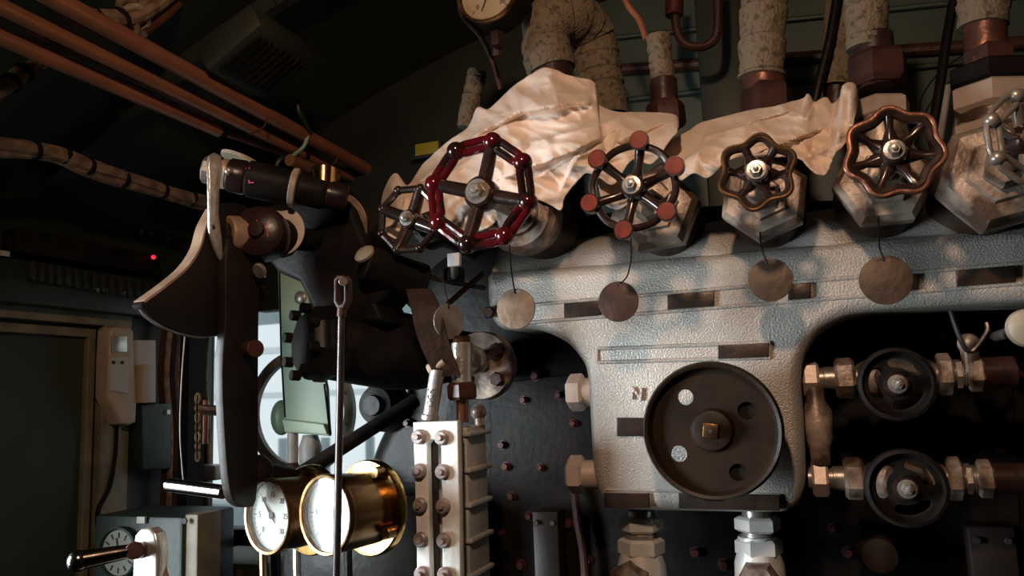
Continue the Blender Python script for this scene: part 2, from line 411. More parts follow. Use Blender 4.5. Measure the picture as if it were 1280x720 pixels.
# sloping upper body, profile in YZ extruded along X with small undulation between the necks
xa = P(612, 340, Y=YM).x; xb = P(1400, 300, Y=YM).x
zt = P(1000, 306, Y=YM).z
prof = [(YM + .012, zt - .06), (YM + .006, zt - .03), (YM + .01, zt), (YM + .03, zt + .035), (YM + .06, zt + .055), (YM + .10, zt + .07), (YM + .14, zt + .075), (YM + .19, zt + .07), (YM + .23, zt + .05), (YM + .24, zt - .05)]
pr = smoothpath([V((0, a, b)) for a, b in prof], 4)
nx = 120; vs = []; necks = [P(680, 287, Y=1.2).x, P(818, 275, Y=1.2).x, P(958, 262, Y=1.2).x, P(1118, 240, Y=1.2).x, P(1270, 225, Y=1.2).x]
for i in range(nx + 1):
    x = xa + (xb - xa) * i / nx
    g = min(abs(x - n_) for n_ in necks)
    u = .5 + .5 * math.cos(min(g / .09, 1) * PI)         # 1 at neck
    zl = (x - xa) / (xb - xa) * .0
    for k, p_ in enumerate(pr):
        w_ = math.sin(PI * k / (len(pr) - 1))
        vs.append((x, p_.y + .03 * u * w_ , p_.z + zl))
m_ = len(pr); fs = []
for i in range(nx):
    for k in range(m_ - 1): fs.append((i * m_ + k, i * m_ + k + 1, (i + 1) * m_ + k + 1, (i + 1) * m_ + k))
fs += [tuple(range(m_)), tuple(nx * m_ + k for k in reversed(range(m_)))]
mb.add(vs, fs)
mb.build('body', 'silver', t, ang=50)
# raised ribs
rb = MB()
def rib(p, q, r=.0032): rb.tube([P(*p, Y=YM), P(*q, Y=YM)], r, 8)
rib((640, 383), (1420, 317)); rib((650, 404), (1420, 343))
rib((747, 436), (963, 428)); rib((747, 453), (963, 447)); rib((747, 436), (747, 453)); rib((963, 428), (963, 447))
rib((757, 612), (975, 618), .002)
rb.build('rib', 'silver', t)
def nplate(c4, matn='plate', off=.004):
    lo = [xz(x, y, YM) for x, y in c4]
    return MB().plate([lo], .008, at((0, YM - off * .5, 0)), .001).build('name_plate', matn, t)
def line(x, a0, a1): return a0[1] + (a1[1] - a0[1]) * (x - a0[0]) / (a1[0] - a0[0])
for x0, x1 in ((706, 752), (835, 893), (1137, 1147), (1195, 1268), (985, 1013), (796, 812)):
    tp = lambda x: line(x, (640, 383), (1420, 317)) + 2.5; bt = lambda x: line(x, (650, 404), (1420, 343)) - 2.0
    if x0 in (796,): continue
    nplate([(x0, tp(x0)), (x1, tp(x1)), (x1, bt(x1)), (x0, bt(x0))])
nplate([(898, 432), (961, 429), (961, 446), (898, 449)])
nplate([(772, 522), (822, 522), (822, 545), (772, 545)])
nplate([(756, 616), (812, 616), (812, 634), (756, 634)])
nplate([(849, 616), (975, 618), (975, 638), (849, 635)])
MB().text('N', .026, at(P(796, 493, Y=YM - .002)) @ Matrix.Rotation(-.15, 4, 'Z'), .0022, .0010).build('cast_letter', 'silver', t)
q = P(613, 391, Y=YM - .002)
MB().hexn(q, V(q) + V((0, -.012, 0)), .011).build('bolt', 'rust', t)
# side nuts at left
for py in (490, 593):
    q = P(737, py, Y=YM + .06)
    b = MB().hexn(V(q) + V((-.048 + .012, 0, 0)), V(q) + V((-.008, 0, 0)), .032, PI / 6).cyl(V(q) + V((-.012, 0, 0)), V(q) + V((.03, 0, 0)), .024)
    b.build('plug_nut', 'pale', t)

# ------------------------------------------------------------------ valves
def wheel_knob(m, R, n=8, ph=0, kr=.011, mat_rim='red', gap=.0065, br=.0036, spokes=4, hubr=.015, dish=.02, root=None, straight=True, hubmat='steeld', spoke_mat=None):
    rim = MB()
    A = [V((R * math.cos(ph + 2 * PI * i / n), R * math.sin(ph + 2 * PI * i / n), 0)) for i in range(n)]
    for i in range(n):
        a, b = A[i], A[(i + 1) % n]; rad = (a + b).normalized()
        rim.sph(a, kr, m, (1, 1, 1.05))
        for sgn in (-1, 1):
            off = rad * gap * sgn
            pts = [a * 1 + off * .45, a.lerp(b, .22) + off, a.lerp(b, .5) + off, a.lerp(b, .78) + off, b + off * .45]
            rim.tube([m @ p for p in smoothpath(pts, 4)], [br * 1.5] * 1 + [br] * 15 + [br * 1.5], 10) if False else rim.tube([m @ p for p in smoothpath(pts, 4)], br, 10)
    wh = rim.build('hand_wheel', mat_rim, root)
    sp = MB()
    for i in range(spokes):
        a = A[(i * n) // spokes]
        sp.tube([m @ (a * .96), m @ (a * .6 + V((0, 0, -dish * .6))), m @ (a * .15 + V((0, 0, -dish)))], [br * 1.6, br * 1.7, br * 1.8], 12)
    sp.build('spoke', spoke_mat or mat_rim, wh)
    hubs(m, hubr, dish, wh, hubmat)
    return wh

def hubs(m, hubr, dish, wh, hubmat='steeld'):
    MB().lathe([(0, -dish - .015), (hubr * 1.25, -dish - .015), (hubr * 1.3, -dish + .008), (hubr * 1.1, -dish + .014), (0, -dish + .014)], 28, m).build('hub', 'wheel', wh)
    h = -dish + .014
    MB().lathe([(0, h), (hubr * .95, h), (hubr * .95, h + .003), (hubr * .55, h + .0035), (0, h + .0035)], 24, m).build('washer', hubmat, wh)
    MB().lathe([(0, h + .003), (hubr * .62, h + .003), (hubr * .62, h + .009), (hubr * .5, h + .011), (hubr * .3, h + .011), (hubr * .25, h + .015), (0, h + .016)], 6, m).build('wheel_nut', 'steel', wh)

def wheel_cap(m, R, ph, root):                       # six red-capped knobs
    n = 6; rim = MB(); A = [V((R * math.cos(ph + 2 * PI * i / n), R * math.sin(ph + 2 * PI * i / n), 0)) for i in range(n)]
    for i in range(n):
        rim.lathe([(0, -.016), (.009, -.016), (.0125, -.006), (.0135, .004), (.013, .006), (0, .006)], 24, m @ Matrix.Translation(A[i]))
        a0 = ph + 2 * PI * i / n
        pts = [m @ V(((R * (.92 + .02 * math.cos(6 * (t_ - .5) * 1))) * math.cos(a0 + t_ * PI / 3), R * .93 * math.sin(a0 + t_ * PI / 3), -.008)) for t_ in [j / 8 for j in range(9)]]
        rim.tube(pts, .0052, 10)
    wh = rim.build('hand_wheel', 'wheel', root)
    sp = MB()
    for i in range(n): sp.tube([m @ (A[i] * .95 + V((0, 0, -.008))), m @ (A[i] * .5 + V((0, 0, -.017))), m @ (A[i] * .12 + V((0, 0, -.02)))], [.0075, .0062, .009], 12)
    sp.build('spoke', 'wheel', wh)
    for i in range(n): MB().lathe([(0, .0055), (.0118, .0055), (.0115, .0075), (0, .0078)], 24, m @ Matrix.Translation(A[i])).build('knob_cap', 'redcap', wh)
    hubs(m, .013, .012, wh, 'steel')
    return wh

def wheel_wavy(m, R, n, ph, amp, root, rm='brassd', edge=.0042, sc_=1):
    pts = []
    for i in range(96):
        a = 2 * PI * i / 96
        r = R * (1 + amp * math.cos(n * (a - ph)))
        pts.append(m @ V((r * math.cos(a), r * math.sin(a), .0)))
    rim = MB().tube(pts, edge * .62, 10, closed=True)
    wh = rim.build('hand_wheel', rm, root)
    inner = MB()
    pts2 = []
    for i in range(96):
        a = 2 * PI * i / 96; r = R * (.925 + amp * .9 * math.cos(n * (a - ph)))
        pts2.append(m @ V((r * math.cos(a), r * math.sin(a), -.004)))
    inner.tube(pts2, edge * 1.25, 8, closed=True)
    inner.build('inner_rim', 'wheel', wh)
    sp = MB()
    for i in range(n):
        a = ph + PI / n + 2 * PI * i / n if n % 2 == 0 else ph + 2 * PI * i / n
        d = V((math.cos(a), math.sin(a), 0)); e = R * (1 - amp) * .95 if n % 2 == 0 else R * (1 + amp) * .95
        sp.tube([m @ (d * e + V((0, 0, -.003))), m @ (d * R * .6 + V((0, 0, -.010))), m @ (d * R * .15 + V((0, 0, -.013)))], [.0065, .0050, .014], 10)
    sp.build('spoke', 'wheel', wh)
    hubs(m, .0125, .006, wh, 'steel')
    return wh

def bonnet(m, root, z0, stemr, hexR, hl, neckR, nl, matn='bonnet', seg=6, ph=0.2):
    """stem, gland, bonnet nut and neck going away from the viewer from the wheel"""
    def cyl_(b, r0, a, bq, r1=None): b.lathe([(0, -bq), ((r1 or r0), -bq), (r0, -a), (0, -a)], 28, m); return b
    cyl_(MB(), stemr, .012, z0 + .02).build('stem', 'steeld', root)
    g = MB().lathe([(0, -z0 - .01), (stemr * 2.4, -z0 - .01), (stemr * 2.4, -z0 + .02), (stemr * 2, -z0 + .026), (0, -z0 + .026)], 6, m, .3)
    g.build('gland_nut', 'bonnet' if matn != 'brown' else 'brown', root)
    b = MB().lathe([(0, -z0 - hl), (hexR * .97, -z0 - hl), (hexR, -z0 - hl * .8), (hexR, -z0 - hl * .25), (hexR * .86, -z0 - .002), (hexR * .6, -z0), (hexR * .55, -z0 + .006), (0, -z0 + .008)], seg, m, ph)
    b.build('bonnet_nut', matn, root)
    n = MB().lathe([(0, -z0 - hl - nl), (neckR * 1.25, -z0 - hl - nl), (neckR, -z0 - hl - nl * .5), (neckR, -z0 - hl + .002), (0, -z0 - hl + .002)], 36, m)
    n.build('neck', 'brown', root)  # dark neck colour stands for the shade under the bonnet nut

YW = 1.02
def wc(px, py, Y=YW): return P(px, py, Y=Y)
# big red wheel
q = wc(600, 241); t = thing('steam_valve', 'steam valve with the big glossy dark red eight-knob handwheel', 'valve', q, 'steam valves along the top of the silver manifold')
wheel_knob(at(q), S(66, q), 8, math.radians(73), .0140, 'red', .0062, .0060, 4, .019, .006, t, spoke_mat='wheel')
bonnet(at(q), t, .15, .012, .062, .055, .050, .08, seg=40)
# small wheel left of it
YW0 = 1.12
q = P(511, 274, Y=YW0); t = thing('steam_valve', 'steam valve with smaller dark knobbed handwheel, leftmost beside the big red one', 'valve', q, 'steam valves along the top of the silver manifold')
wheel_knob(at(q), S(41, q), 8, math.radians(65), .0080, 'wheel', .0, .0060, 4, .013, .008, t)
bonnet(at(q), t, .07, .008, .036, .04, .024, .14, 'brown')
# red capped wheel
q = wc(790, 232); t = thing('steam_valve', 'steam valve whose dark handwheel has six round orange-red caps', 'valve', q, 'steam valves along the top of the silver manifold')
wheel_cap(at(q), S(57, q), math.radians(77), t)
bonnet(at(q), t, .14, .010, .068, .05, .048, .09, ph=.1)
# brass wavy wheels
q = wc(946, 215); t = thing('steam_valve', 'steam valve with a small wavy brass-edged handwheel below the second cloth', 'valve', q, 'steam valves along the top of the silver manifold')
wheel_wavy(at(q), S(44, q), 6, math.radians(80), .10, t)
bonnet(at(q), t, .13, .010, .064, .05, .046, .09, ph=.35)
q = wc(1117, 190); t = thing('steam_valve', 'steam valve with the larger wavy bronze handwheel right of the second cloth', 'valve', q, 'steam valves along the top of the silver manifold')
wheel_wavy(at(q), S(54, q), 7, math.radians(92), .07, t, 'copper2', .0056)
bonnet(at(q), t, .13, .011, .066, .05, .05, .09, ph=.0)
# right edge bright wheel
q = wc(1290, 172, .98); t = thing('steam_valve', 'steam valve with shiny knobbed handwheel cut off by the right edge', 'valve', q, 'steam valves along the top of the silver manifold')
wheel_knob(at(q) @ Matrix.Rotation(.45, 4, 'Y'), S(56, q), 7, math.radians(105), .0085, 'steeld', .007, .0034, 4, .014, .012, t)
bonnet(at(q), t, .14, .011, .075, .06, .055, .11, ph=.2)

# big disc wheel on manifold
YD = 1.165
q = P(890, 538, Y=YD); R = S(86, q); t = thing('regulator_wheel', 'large dark brown disc wheel with four holes and square brass spindle', 'wheel', q)
m = at(q)
def circ(cx_, cy_, r, n=28): return [(cx_ + r * math.cos(2 * PI * i / n), cy_ + r * math.sin(2 * PI * i / n)) for i in range(n)]
s_ = R / 86
MB().plate([circ(0, 0, R * .93, 72), circ(-31 * s_, 42 * s_, 10 * s_), circ(-44 * s_, -29 * s_, 10.5 * s_), circ(43 * s_, 23 * s_, 11 * s_), circ(27 * s_, -52 * s_, 10.5 * s_)], .008, m @ Matrix.Translation((0, 0, -.01))).build('disc', 'discm', t)
MB().lathe([(R * .86, -.014), (R * .97, -.016), (R, -.006), (R, .004), (R * .965, .011), (R * .92, .009), (R * .88, -.004), (R * .86, -.014)], 80, m).build('rim', 'discm', t)
MB().lathe([(R * .32, -.006), (R * .28, .004), (R * .2, .006), (R * .13, .006), (0, .006)], 48, m).build('hub', 'discm', t)
for hx, hy in ((43, 23), (27, -52)): MB().lathe([(0, -.016), (11.5 * s_, -.016), (11.5 * s_, -.0145), (0, -.0145)], 24, m @ Matrix.Translation((hx * s_, hy * s_, 0))).build('hole_shade', 'blade', t)  # near-black discs painted as shadow behind the two right holes
MB().box((0, 0, .010), (.021, .021, .018), m @ Matrix.Rotation(-.15, 4, 'Z'), .0015).build('square_spindle', 'brassd', t)
MB().lathe([(0, 0), (.003, 0), (.003, .0195), (0, .0197)], 12, m).build('spindle_dimple', 'ink', t)
MB().lathe([(0, -.09), (.03, -.09), (.03, -.012), (0, -.012)], 28, m).build('stem', 'steeld', t)

# ------------------------------------------------------------------ side valves (black three-window wheels), rows along X
def kidney(a0, a1, r0, r1, n=10):
    o_ = [(r1 * math.cos(a0 + (a1 - a0) * i / n), r1 * math.sin(a0 + (a1 - a0) * i / n)) for i in range(n + 1)]
    rc_ = (r0 + r1) / 2; hw = (r1 - r0) / 2
    e1 = [(rc_ * math.cos(a1) + hw * math.cos(a1 + b), rc_ * math.sin(a1) + hw * math.sin(a1 + b)) for b in [PI * j / 6 for j in range(1, 6)]]
    i_ = [(r0 * math.cos(a1 + (a0 - a1) * i / n), r0 * math.sin(a1 + (a0 - a1) * i / n)) for i in range(n + 1)]
    e0 = [(rc_ * math.cos(a0) + hw * math.cos(a0 + PI + b), rc_ * math.sin(a0) + hw * math.sin(a0 + PI + b)) for b in [PI * j / 6 for j in range(1, 6)]]
    return o_ + e1 + i_ + e0
for (px, py, Rp, ph, lab, rowy) in ((1121, 480, 46, .5, 'side valve with upper black three-slot handwheel right of the casting', 470),
                                    (1133, 610, 49, .2, 'side valve with lower black three-slot handwheel, below its twin', 598)):
    YS = 1.2
    q = P(px, py, Y=YS); R = S(Rp, q); m = at(q)
    t = thing('side_valve', lab, 'valve', q, 'side valves right of the manifold')
    wh = MB().plate([circ(0, 0, R * .88, 60)] + [kidney(ph + k * 2 * PI / 3, ph + k * 2 * PI / 3 + 1.15, R * .45, R * .70) for k in range(3)], .007, m @ Matrix.Translation((0, 0, -.008)), .001).build('hand_wheel', 'black2', t)
    MB().lathe([(R * .80, -.010), (R * .96, -.012), (R, -.003), (R * .97, .007), (R * .88, .009), (R * .82, .001), (R * .80, -.010)], 64, m).build('rim', 'black2', wh)
    hubs(m, .013, .004, wh, 'steeld')
    YA = YM + .06
    ax = P(px - 2, rowy, Y=YA)
    def X_(p, yy=rowy): return P(p, yy, Y=YA).x
    az = ax.z
    def pt(p): return V((X_(p), YA, az))
    MB().cyl(V((q.x, q.y + .01, q.z)), V((q.x, YA, az)), .010).build('stem', 'steeld', t)
    b = MB().lathe([(.0, -.05), (.020, -.052), (.030, -.03), (.034, 0), (.030, .03), (.020, .052), (0, .05)], 28, frame((ax.x, YA, az), (1, 0, 0)))
    b.lathe([(0, 0), (.030, 0), (.032, .03), (.026, .04), (0, .04)], 8, frame((ax.x, YA - .01, az), (0, -1, 0)))
    b.build('body', 'bonnet', t)
    MB().hexn(pt(px - 78), pt(px - 52), .031, .4).build('hex_end', 'bonnet', t)
    MB().hexn(pt(px + 50), pt(px + 70), .031, .4).build('hex_end', 'bonnet', t)
    MB().cyl(pt(px - 92), pt(px - 40), .018).build('inlet_neck', 'steeld', t)
    u = MB().cyl(pt(px + 40), pt(px + 110), .017)
    for k in range(6): u.cyl(pt(px + 72 + k * 3), pt(px + 73.6 + k * 3), .0195, seg=24)
    u.build('threaded_pipe', 'steeld', t)
    MB().hexn(pt(px - 118), pt(px - 97), .028, .2).build('union_nut', 'pale', t)
    MB().hexn(pt(px + 72), pt(px + 82), .022, .2).build('lock_nut', 'steel', t)
    MB().hexn(pt(px + 88), pt(px + 108), .027, .4).build('union_nut', 'bonnet', t)
    MB().cyl(pt(px - 124), pt(px - 90), .017).build('inlet_pipe', 'steeld', t)
    MB().cyl(pt(px + 104), pt(px + 150), .022).cyl(pt(px + 145), pt(px + 330), .012).build('outlet_pipe', 'rust', t)
# silver connector between the two unions
q = P(1022, 530, Y=YM + .05); r = S(16, q)
tag(MB().lathe([(0, -.06), (r * .7, -.06), (r * .8, -.035), (r * 1.1, -.02), (r * 1.15, .02), (r * .7, .035), (r * .7, .06), (0, .06)], 20, Matrix.Translation(q)).build('pipe_coupling', 'bonnet'),
    'short vertical silver coupling between the two side valve unions', 'coupling')
# crumpled tin/shiny fitting above upper right union
q = P(1212, 440, Y=YM + .05)
t = thing('small_cock', 'little crusty drain cock above the upper side valve outlet', 'cock', q)
MB().cyl(V(q) + V((0, 0, -.03)), V(q) + V((0, 0, .01)), .012).sph(V(q) + V((0, 0, .012)), .015).build('body', 'bonnet', t)
MB().tube(smoothpath([V(q) + V((-.02, -.01, .06)), V(q) + V((-.012, -.012, .02)), V(q) + V((0, -.01, 0)), V(q) + V((.022, -.012, .026)), V(q) + V((.024, -.01, .04))], 6), .0035, 8).build('lever', 'darksteel', t)
# cream knob at the right edge
q = P(1284, 410, Y=YM - .02)
t = thing('round_knob', 'cream round knob cut off at the right edge of the frame', 'knob', q)
MB().lathe([(0, -.02), (.02, -.02), (.026, 0), (.024, .012), (.015, .018), (0, .02)], 32, at(q)).build('knob', 'cream', t)
MB().cyl(V(q) + V((0, .0, 0)), V(q) + V((0, .2, 0)), .008).build('stem', 'steeld', t)

# ------------------------------------------------------------------ valves under the manifold
for px, lab in ((800, 'silver hex-nutted pipe fitting under the left foot of the casting'), (946, 'silver hex-nutted pipe fitting under the right foot of the casting')):
    YA = YM + .07
    q = P(px, 642, Y=YA); t = thing('pipe_fitting', lab, 'pipe fitting', q, 'fittings under the silver casting')
    def z_(py): return V((q.x + (py - 642) * -.00002, YA, P(px, py, Y=YA).z))
    MB().hexn(z_(664), z_(645), S(28, q), .25).build('union_nut', 'palew', t)
    u = MB().cyl(z_(678), z_(636), S(18, q))
    for k in range(4): u.cyl(z_(668 + k * 2.6), z_(666.6 + k * 2.6), S(20.5, q), seg=24)
    u.build('threaded_neck', 'steel', t)
    MB().hexn(z_(694), z_(672), S(29, q), .25).build('body_nut', 'palew', t)
    r = S(26, q)
    MB().lathe([(0, 0), (r * 1.2, 0), (r * 1.15, .05), (r * .95, .07), (r * .9, .09), (0, .09)], 24, Matrix.Translation(z_(745))).build('body', 'palew', t)
    e = z_(722) + V((-.012 if px < 900 else 0, -.02, 0)); 
    MB().hexn(e + V((0, .02, 0)), e + V((0, -.04, 0)), .034, .5 if px < 900 else .0).build('side_nut', 'bonnet', t)
    MB().cyl(z_(740), V((q.x, YA, .01)), .018).build('pipe', 'rust', t)

# ------------------------------------------------------------------ lagged pipes above
def lagged(label, pts, rad, matn='lag', seed=0, wrap=.045, nut=None, group='lagged pipes rising from the manifold', hexes=(), stub=None):
    t = thing('lagged_pipe', label, 'pipe', pts[0], group)
    sp = smoothpath(pts, 60)
    # resample evenly
    out = [sp[0]]; acc = 0
    for a, b in zip(sp, sp[1:]):
        acc += (b - a).length
        if acc > .004: out.append(b); acc = 0
    rs = []
    L = 0
    for i, p in enumerate(out):
        if i: L += (out[i] - out[i - 1]).length
        fr_ = (L / wrap + seed) % 1
        rs.append(rad * (1 + .08 * (fr_ - .5) + .05 * noise.noise(V(p) * 30 + V((seed, 0, 0)))) - (.0015 if fr_ < .08 else 0))
    mb = MB(); mb.tube(out, rs, 28)
    for v in mb.v:
        v += V((noise.noise(v * 55), noise.noise(v * 55 + V((9, 0, 0))), 0)) * .0025
    mb.build('lagging', matn, t)
    for (p0, p1, r, kind, mm) in hexes:
        b = MB()
        if kind == 'hex': b.hexn(p0, p1, r, .3)
        else: b.cyl(p0, p1, r)
        b.build('hex_nut' if kind == 'hex' else 'pipe_end', mm, t)
    return t
YP = 1.38
def Q(px, py, Y=YP): return P(px, py, Y=Y)
def vert(px, py, dz, Y=YP): return Q(px, py, Y) + V((0, 0, dz))
# inverted U
lagged('thick hooked lagged pipe bending over behind the white cloth', [Q(690, 90), Q(683, 60), Q(686, 28), Q(712, 18, YP + .03), Q(738, 42, YP + .1), Q(748, 90, YP + .12), Q(758, 150, YP + .12)], S(32, Q(690, 50)) * .95, seed=.1, wrap=.035,
       hexes=[(Q(690, 140), Q(690, 72), S(26, Q(690, 90)), 'cyl', 'rust'), (Q(690, 132), Q(690, 108), S(34, Q(690, 90)), 'hex', 'rust')])
lagged('thin short lagged pipe leftmost behind the white cloth', [Q(583, 160, 1.5), Q(589, 125, 1.5), Q(597, 88, 1.5)], S(12, Q(590, 120, 1.5)), seed=.4, wrap=.02)
lagged('slim ringed lagged pipe behind the right corner of the white cloth', [Q(829, 108), Q(826, 75), Q(822, 44)], S(15, Q(825, 80)), seed=.3, wrap=.017,
       hexes=[(Q(832, 150), Q(829, 100), S(17, Q(825, 80)), 'cyl', 'rust'), (Q(834, 160), Q(831, 128), S(24, Q(825, 80)), 'hex', 'rust')])
lagged('straight lagged pipe left of the black cable', [Q(952, 98), Q(953, 50), Q(955, 0), Q(958, -60)], S(28, Q(955, 60)), seed=.9, wrap=.06,
       hexes=[(Q(957, 150), Q(954, 88), S(25, Q(955, 60)), 'cyl', 'copper2'), (Q(960, 150), Q(958, 108), S(32, Q(955, 60)), 'hex', 'rust')])
lagged('mid-right lagged pipe ending in a dark red hex nut', [Q(1084, 62), Q(1083, 30), Q(1082, 0), Q(1080, -60)], S(25, Q(1085, 30)), seed=.6, wrap=.05,
       hexes=[(Q(1098, 110), Q(1090, 45), S(24, Q(1085, 60)), 'cyl', 'rust'), (Q(1098, 108), Q(1096, 68), S(36, Q(1085, 60)), 'hex', 'rust'), (Q(1101, 152), Q(1100, 126), S(36, Q(1100, 130)), 'hex', 'pale'), (Q(1106, 205), Q(1100, 140), S(30, Q(1100, 130)), 'cyl', 'bonnet')])
lagged('rightmost lagged pipe above stacked hex nuts', [Q(1229, 34), Q(1229, 10), Q(1228, -20), Q(1226, -60)], S(29, Q(1229, 20)), seed=.2, wrap=.05,
       hexes=[(Q(1234, 95), Q(1231, 25), S(24, Q(1230, 50)), 'cyl', 'copper2'), (Q(1238, 86), Q(1235, 60), S(30, Q(1230, 70)), 'hex', 'rust'), (Q(1240, 112), Q(1238, 84), S(50, Q(1240, 90)), 'hex', 'black2'),
              (Q(1244, 142), Q(1242, 108), S(50, Q(1240, 130)), 'hex', 'pale'), (Q(1250, 184), Q(1247, 152), S(52, Q(1240, 160)), 'hex', 'pale'), (Q(1255, 240), Q(1246, 140), S(44, Q(1240, 160)), 'cyl', 'bonnet')])
# darker pipe tucked behind
lagged('dark shaded lagged pipe tucked behind the red-nutted one', [Q(1046, 110, 1.5), Q(1050, 60, 1.5), Q(1056, 0, 1.5), Q(1060, -60, 1.5)], S(22, Q(1050, 50, 1.5)), seed=.7, wrap=.05,
       hexes=[(Q(1046, 180, 1.5), Q(1046, 104, 1.5), S(16, Q(1050, 50, 1.5)), 'cyl', 'rust')])
def wire(name, label, cat, pts, r, matn, seg=10, n=8, group=None):
    return tag(MB().tube(smoothpath(pts, n), r, seg).build(name, matn), label, cat, group)
wire('cable', 'black cable rising beside the straight lagged pipe', 'cable', [Q(1017, 135, 1.45), Q(1027, 90, 1.45), Q(1038, 45, 1.45), Q(1052, -40, 1.45)], .008, 'black')
wire('cable', 'black cable rising left of the rightmost lagged pipe', 'cable', [Q(1166, 160, 1.45), Q(1176, 100, 1.45), Q(1184, 45, 1.45), Q(1200, -40, 1.45)], .008, 'black')
wire('thin_pipe', 'thin bare copper pipe curving down into the slim ringed pipe', 'pipe', [Q(770, -30, 1.42), Q(784, 5, 1.42), Q(799, 25, 1.42), Q(808, 50, 1.41)], .0062, 'copper')
wire('thin_pipe', 'thin copper pipe curling down from the round top gauge', 'pipe', [Q(575, 0, 1.34), Q(578, 20, 1.34), Q(600, 45, 1.35), Q(615, 75, 1.37), Q(626, 112, 1.38)], .0052, 'rust')
t = wire('thin_pipe', 'dark red looped pipe hanging between slim and straight lagged pipes', 'pipe', [Q(843, -40, 1.6), Q(844, 10, 1.6), Q(847, 40, 1.6), Q(860, 57, 1.6), Q(885, 56, 1.6), Q(897, 35, 1.6), Q(896, -40, 1.6)], .0095, 'rust')
MB().cyl(Q(843, 20, 1.6), Q(843, -6, 1.6), .019).build('union', 'oxide', t)
wire('thin_wire', 'hair-thin wire sagging on the front wall near the right', 'wire', [Q(1202, 70, 1.8), Q(1170, 95, 1.8), Q(1150, 130, 1.8), Q(1158, 170, 1.8)], .0015, 'black')

# blue-grey pipe behind W5
q = Q(1188, 160, 1.6)
tag(MB().cyl(Q(1180, 260, 1.6), Q(1190, 110, 1.6), S(17, q)).build('grey_pipe', 'greyp'), 'pale blue-grey pipe standing behind the rightmost valve', 'pipe')

# ------------------------------------------------------------------ brass tags on wires
def disc_tag(px, py, Rp, Y, label, wirepts, matn='tag', tilt=0, group='round valve tags hanging on wires', asp=0):
    q = P(px, py, Y=Y); R = S(Rp, q)
    t = thing('valve_tag', label, 'tag', q, group)
    m = at(q) @ Matrix.Rotation(asp, 4, 'Y') @ Matrix.Rotation(tilt, 4, 'Z')
    MB().plate([circ(0, 0, R, 48), circ(0, R * .84, R * .07, 12)], .0022, m, .0005).build('disc', matn, t)
    w_ = [P(a, b, Y=c) for a, b, c in wirepts] + [m @ V((0, R * .84, .002)), m @ V((0, R * .80, -.002))]
    MB().tube(smoothpath(w_, 6), .0011, 6).build('wire', 'black2', t)
disc_tag(645, 386, 25.5, 1.13, 'round tan brass tag hanging in front of the left end of the casting', [(637, 300, 1.10), (638, 325, 1.12), (640, 345, 1.13)])
disc_tag(773, 377, 25.5, 1.13, 'darkest brown round tag, below the red-capped handwheel', [(788, 285, 1.12), (789, 320, 1.13), (784, 345, 1.13)], 'tagd', -.1)
disc_tag(963, 350, 27, 1.14, 'round brown tag below the small wavy brass-edged wheel', [(950, 290, 1.13), (952, 310, 1.14)], 'tagm', .1)
disc_tag(1107, 350, 31, 1.13, 'largest brown round tag, below the larger wavy bronze wheel', [(1098, 270, 1.12), (1099, 305, 1.13)], 'tagm', 0)
disc_tag(561, 402, 22, 1.12, 'narrow-looking silvery tag turned sideways above the gauge glass', [(552, 335, 1.11), (556, 360, 1.12)], 'steeld', 0, asp=1.0)
# leather strap
q = P(545, 405, Y=1.10)
pts = [P(519, 360, Y=1.1), P(528, 385, Y=1.09), P(538, 425, Y=1.09), P(556, 470, Y=1.1)]
sp = smoothpath(pts, 8); mb = MB(); vs = []; 
for i, p in enumerate(sp):
    w_ = S(13 + 4 * math.sin(i / len(sp) * PI), p); 
    for sx, sy in ((-1, 0), (1, .02), (1, .023), (-1, .003)): vs.append(p + V((w_ * sx, sy, 0)))
fs = [(i * 4 + k, i * 4 + (k + 1) % 4, i * 4 + 4 + (k + 1) % 4, i * 4 + 4 + k) for i in range(len(sp) - 1) for k in range(4)] + [(0, 1, 2, 3), tuple((len(sp) - 1) * 4 + k for k in (3, 2, 1, 0))]
tag(mb.add(vs, fs).build('hanging_strap', 'leather'), 'dark brown strap hanging crookedly over the gauge glass valve', 'strap')

